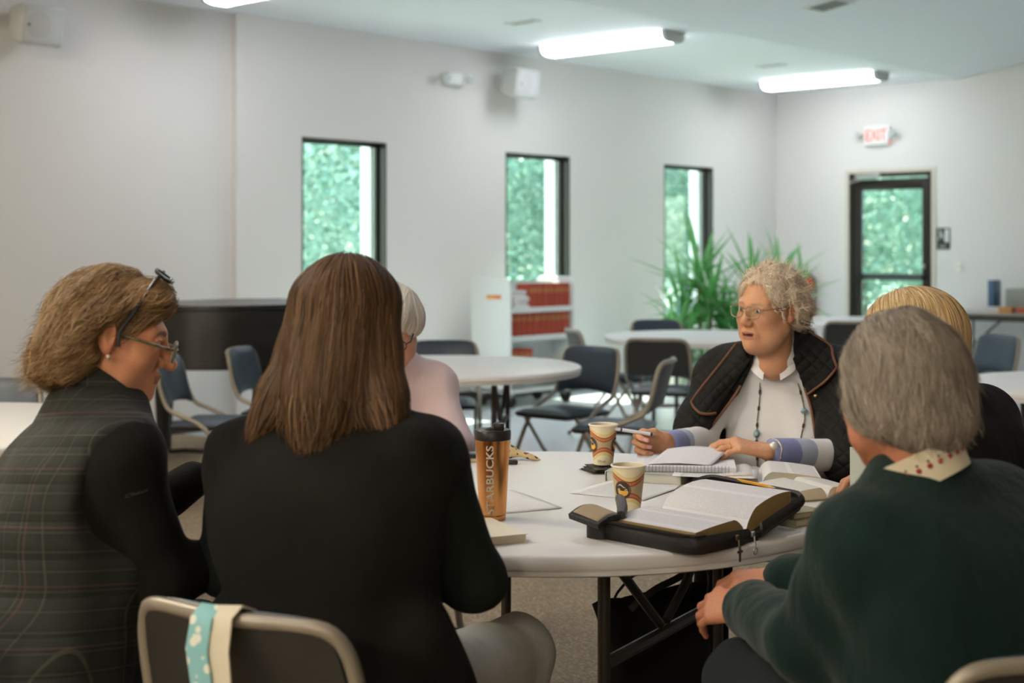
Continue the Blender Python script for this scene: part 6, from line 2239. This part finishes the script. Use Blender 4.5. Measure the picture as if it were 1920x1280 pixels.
for s_ in (-1, 1):
    hf.ell((s_ * 0.09, -0.002, -0.015), (0.030, 0.034, 0.042), k=0.01, cut=True)
hf.wobble(0.006, 60, 9)
def flow_l(P):
    return np.stack([P[:, 0] * 5, -1.1 + 0 * P[:, 1], -0.75 - 4 * np.maximum(0, -P[:, 1] - 0.06)], 1)
hair_obj('hair', hf, [dict(n=7820, length=0.085, flow=flow_l, nseg=10, width=0.0013, lift=0.008, curl=0.55, curl_f=0.75, jitter=0.12, seed=21),
                      dict(n=2210, length=0.055, flow=flow_l, nseg=8, width=0.0011, lift=0.014, curl=0.8, curl_f=1.0, jitter=0.3, seed=22, hug=0.2)],
         ['#866744', '#a07f57', '#644c32', '#b5956a'], L_.HT, L_.o, M_HAIR, 0.7)
M_TORT = mat('tortoise_frame', '#4b4636', 0.3, var=(70, '#8a8468'))
glasses(L_, M_TORT, M_LENS, y=0.118, z=-0.010, w=0.026, hgt=0.018, r=0.0026, half=0.031, temple_z=0.016)
M_SUNG = mat('dark_sunglass_frame', '#2a2a2c', 0.25)
def up_tr(q):
    a = math.radians(66)
    y, z = q[1] - 0.0, q[2]
    return np.array([q[0] * 1.12, y * math.cos(a) - z * math.sin(a) + 0.020, y * math.sin(a) + z * math.cos(a) + 0.030])
glasses(L_, M_SUNG, mat('dark_lens', '#26262a', 0.15), y=0.112, z=0.0, w=0.027, hgt=0.019, r=0.0036, half=0.032, name='raised_sunglasses', temple_z=0.004, tr=up_tr)
L_.part('earring', MB().ball((0.0885, 0.000, -0.038), 0.0055, 10, 6), mat('pearl', '#c9b9a4', 0.2, 0.3), head=True)

# ================================================================== grey-haired woman in green, back to us at the right
G = Person('grey-haired woman from behind in a dark green sweater with apple-print collar', (0.72, 2.28),
           dict(pelvis=(0.735, 2.25, 0.53), sc=(0.690, 2.335, 0.900), phi=-30, hw=0.152, tilt=0.012, neck=(0.668, 2.345, 0.968),
                er=(0.93, 2.60, 0.73), el=(0.495, 2.375, 0.705), wr=(0.545, 2.86, 0.70), wl=(0.452, 2.700, 0.683),
                kr=(0.74, 2.84, 0.55), kl=(0.44, 2.68, 0.55), ar=(0.70, 2.80, 0.08), al=(0.44, 2.62, 0.08)), 1.10)
TONE_G = '#b5785a'
G.head((0.640, 2.365, 1.130), rot_head(-24, 10), TONE_G, h=0.004, neck=-0.01, jowl=0.8)
G.hand('l', (-0.62, 0.62, -0.12), (-0.25, -0.62, 0.74), (0.4, 0.4, 0.6), TONE_G, h=0.003, curl=((0.5, 0.6, 0.3),) * 4, tcurl=0.6)
G.hand('r', (-0.80, 0.10, -0.12), (-0.1, -0.4, 0.9), (-0.1, 0.8, 0.3), TONE_G, h=0.003, curl=((0.5, 0.6, 0.3),) * 4, tcurl=0.6)
G.body()
M_GREEN = cloth('dark_green_fleece', '#0b241e', '#091d18', 0.95, 500, 0.5, 0.08)
go_, fg = garment(G, 'green_sweater', M_GREEN, 0.022, 1.1, seed=9, wob=0.005, cuff=0.97)
# cream turtleneck band with apples
cen_ = V3(0.664, 2.330, 1.010)
Rb = rot_head(-30, 14, -17)
col_ = G.part('apple_print_collar', ring(G, cen_, Rb, 0.076, 0.084, -0.032, 0.022, -0.012, 0.0, -PI, PI, 0.006, 40), cloth('cream_collar_knit', '#d8cdb2', '#cfc4a8', 0.9, 700, 0.2))
M_APPLE = mat('apple_red_print', '#9c2f36', 0.7)
M_LEAFG = mat('apple_leaf_print', '#3d4a34', 0.7)
for i in range(26):
    a = -PI + 2 * PI * (i + 0.5) / 26
    x, y = math.sin(a), -math.cos(a)
    q = cen_ + Rb @ V3(0.0745 * x, 0.0825 * y, -0.004 - 0.012 * y)
    ap = G.part('apple', MB().ball(tuple(q), (0.0050, 0.0050, 0.0048), 8, 6), M_APPLE, col_)
for i in range(26):
    a = -PI + 2 * PI * (i + 0.5) / 26
    x, y = math.sin(a), -math.cos(a)
    q = cen_ + Rb @ V3(0.0755 * x, 0.0835 * y, 0.004 - 0.012 * y)
    G.part('apple_leaf', MB().ball(tuple(q), (0.0028, 0.0028, 0.0022), 6, 4), M_LEAFG, col_)
G.trousers(M_DARKT, 0.010)
G.shoes(M_SHOE)
hf = Field((-0.15, -0.17, -0.17), (0.15, 0.14, 0.16), 0.0045)
hf.ell((0, -0.026, 0.036), (0.093, 0.106, 0.092), k=0)
hf.ell((0, -0.066, -0.028), (0.082, 0.060, 0.068), k=0.04)
hf.ell((0, -0.072, -0.066), (0.064, 0.042, 0.040), k=0.04)
for s_ in (-1, 1):
    hf.ell((s_ * 0.070, -0.02, -0.015), (0.028, 0.058, 0.058), k=0.03)
hf.ell((0, 0.165, -0.03), (0.10, 0.11, 0.11), k=0.012, cut=True)
hf.wobble(0.004, 50, 3)
def flow_g(P):
    top = smooth01(0.02, 0.10, P[:, 2])
    return np.stack([P[:, 0] * (6 + 9 * top), -0.35 - 0.7 * top + 3 * P[:, 1] * top, -1.0 + 0.5 * top], 1)
hair_obj('hair', hf, [dict(n=8840, length=0.060, flow=flow_g, nseg=9, width=0.0014, lift=0.006, jitter=0.16, seed=31, tip_lift=0.004),
                      dict(n=1530, length=0.045, flow=flow_g, nseg=8, width=0.0010, lift=0.012, jitter=0.3, seed=32, hug=0.3)],
         ['#8f8273', '#a6998a', '#6e6256', '#baae9f'], G.HT, G.o, M_HAIR, 0.75)

# ================================================================== blonde woman half hidden at the right
N = Person('blonde woman with straight bobbed hair and black top, half hidden at the right', (1.0, 3.2),
           dict(pelvis=(1.06, 3.16, 0.53), sc=(0.985, 3.19, 0.955), phi=-48, hw=0.180, neck=(0.955, 3.20, 1.045),
                er=(1.13, 3.42, 0.74), el=(0.88, 3.10, 0.73), wr=(0.96, 3.53, 0.80), wl=(0.90, 3.38, 0.755),
                kr=(0.88, 3.60, 0.55), kl=(0.70, 3.40, 0.55), ar=(0.88, 3.52, 0.08), al=(0.72, 3.34, 0.08)), 1.05)
N.head((0.890, 3.185, 1.155), rot_head(-50, 6), '#c08c6c', h=0.0045, neck=0.08)
N.hand('r', (-0.8, 0.2, 0.0), (0, 0.2, 1), (-0.1, -1, 0), '#b98468', h=0.005)
N.hand('l', (-0.3, 0.6, 0.1), (-0.3, -0.2, 0.9), (0.6, 0.3, 0.2), '#b98468', h=0.005)
N.body()
garment(N, 'black_top', M_LSLEEVE, 0.014, 1.0, seed=12)
N.trousers(M_DARKT)
N.shoes(M_SHOE)
hf = Field((-0.17, -0.18, -0.22), (0.17, 0.14, 0.16), 0.005)
hf.ell((0, -0.016, 0.034), (0.100, 0.112, 0.090), k=0)
for s_ in (-1, 1):
    hf.chain([(s_ * 0.066, -0.02, 0.03), (s_ * 0.092, -0.035, -0.06), (s_ * 0.108, -0.045, -0.155)], [0.045, 0.038, 0.028], k=0.03)
hf.chain([(0, -0.07, 0.0), (0, -0.100, -0.15)], [0.06, 0.04], k=0.04)
hf.ell((0, 0.14, -0.06), (0.085, 0.11, 0.14), k=0.02, cut=True)
hair_obj('hair', hf, [dict(n=6120, length=0.16, flow=flow_b, nseg=9, width=0.0016, lift=0.004, jitter=0.05, seed=41)],
         ['#d8b884', '#c29c66', '#e6cfa2', '#b48f5c'], N.HT, N.o, M_HAIR, 0.85)
o = closed_book('reading_book', 'pale book held upright by the blonde woman', 'book', 0.868, 3.43, 0.775, 0.5, 0.02, 0.13, 0.105, mat('pale_green_cover', '#b9bfb4', 0.5), mat('white_page_block', '#d8d6d0', 0.85))

# ================================================================== white-haired woman in pink, reading
K = Person('white-haired woman in a pale pink sweater with dark glasses, bent over her reading', (-0.43, 4.75),
           dict(pelvis=(-0.45, 4.80, 0.53), sc=(-0.415, 4.66, 0.930), phi=176, hw=0.168, neck=(-0.392, 4.62, 1.012),
                er=(-0.60, 4.50, 0.74), el=(-0.175, 4.58, 0.735), wr=(-0.46, 4.30, 0.775), wl=(-0.265, 4.32, 0.775),
                kr=(-0.52, 4.40, 0.55), kl=(-0.32, 4.38, 0.55), ar=(-0.5, 4.5, 0.08), al=(-0.34, 4.48, 0.08)), 1.10)
TONE_K = '#c9957a'
K.head((-0.384, 4.555, 1.118), rot_head(183, 27), TONE_K, h=0.003, neck=0.08, jowl=0.6, blush=0.6)
K.hand('r', (0.5, -0.8, -0.1), (0, 0.2, 1), (0.8, 0.5, 0), TONE_K, h=0.004, curl=(0.35,) * 4)
K.hand('l', (-0.5, -0.75, -0.1), (0, 0.2, 1), (-0.8, 0.5, 0), TONE_K, h=0.004, curl=(0.35,) * 4)
K.body()
garment(K, 'pink_sweater', cloth('pale_pink_knit', '#d8c3c2', '#cdb7b7', 0.92, 500, 0.4), 0.006, 1.15, seed=13, wob=0.004)
K.part('sweater_collar', ring(K, K.j['neck'], K.R, 0.072, 0.078, -0.03, 0.018, 0.0, 0.05, -PI, PI, 0.008, 30), MATS['pale_pink_knit'])
K.trousers(M_DARKT)
K.shoes(M_SHOE)
hf = Field((-0.13, -0.15, -0.14), (0.13, 0.14, 0.16), 0.0045)
hf.ell((0, -0.016, 0.042), (0.092, 0.108, 0.092), k=0)
hf.ell((0, -0.075, -0.03), (0.08, 0.05, 0.07), k=0.03)
for s_ in (-1, 1):
    hf.ell((s_ * 0.076, -0.006, 0.018), (0.026, 0.055, 0.040), k=0.03)
hf.ell((0, 0.058, 0.082), (0.065, 0.04, 0.03), k=0.03)
hf.ell((0, 0.128, -0.045), (0.075, 0.07, 0.10), k=0.012, cut=True)
def flow_k(P):
    return np.stack([0.8 + 0 * P[:, 0] + P[:, 0] * 6, 0.4 - 4 * P[:, 1], -0.8 + 0 * P[:, 2]], 1)
hair_obj('hair', hf, [dict(n=5100, length=0.10, flow=flow_k, nseg=9, width=0.0013, lift=0.005, jitter=0.08, seed=51)],
         ['#e6ddd0', '#f0eae0', '#d0c4b2', '#ddd3c4'], K.HT, K.o, M_HAIR, 0.95)
glasses(K, mat('black_spectacle_frame', '#221f1e', 0.35), M_LENS, y=0.112, z=-0.008, w=0.027, hgt=0.017, r=0.0022, half=0.032, temple_z=0.014)
# ------------------------------------------------------------------ dark bag standing under the front table
bg = thing('tote_bag', 'dark cloth tote bag with loose straps on the carpet under the table', 'bag', C(0.40, 3.93), TH + 0.35)
M_BAG = cloth('black_bag_cloth', '#1d1b19', '#171513', 0.9, 600, 0.4, 0.0)
def bagf(u, v):
    a = 2 * PI * u
    w = 0.155 + 0.035 * v - 0.02 * math.sin(PI * v)
    d = 0.085 - 0.03 * v
    cx_ = abs(math.cos(a)) ** 0.6 * (1 if math.cos(a) > 0 else -1)
    sy_ = abs(math.sin(a)) ** 0.6 * (1 if math.sin(a) > 0 else -1)
    return (w * cx_ + 0.01 * math.sin(7 * v + 3 * a), d * sy_ + 0.008 * math.sin(5 * v + 2 * a), 0.004 + (0.40 + 0.02 * math.sin(2 * a)) * v)
obj('bag_body', MB().grid(bagf, 36, 10, 0.004), M_BAG, bg, sharp=180)
obj('bag_bottom', MB().rbox((0, 0, 0.008), (0.30, 0.15, 0.012), 0.005), M_BAG, bg)
for sy_ in (-1, 1):
    pts = [(0.10, sy_ * 0.05, 0.38), (0.13, sy_ * 0.06, 0.45), (0.10, sy_ * 0.075, 0.50), (0.02, sy_ * 0.08, 0.47), (-0.05, sy_ * 0.075, 0.44), (-0.10, sy_ * 0.05, 0.38)]
    obj('strap', MB().tube(smooth_loop(pts, 4)[:-4], 0.011, 6, flat=0.35), mat('black_leather_strap', '#221e1b', 0.5), bg)
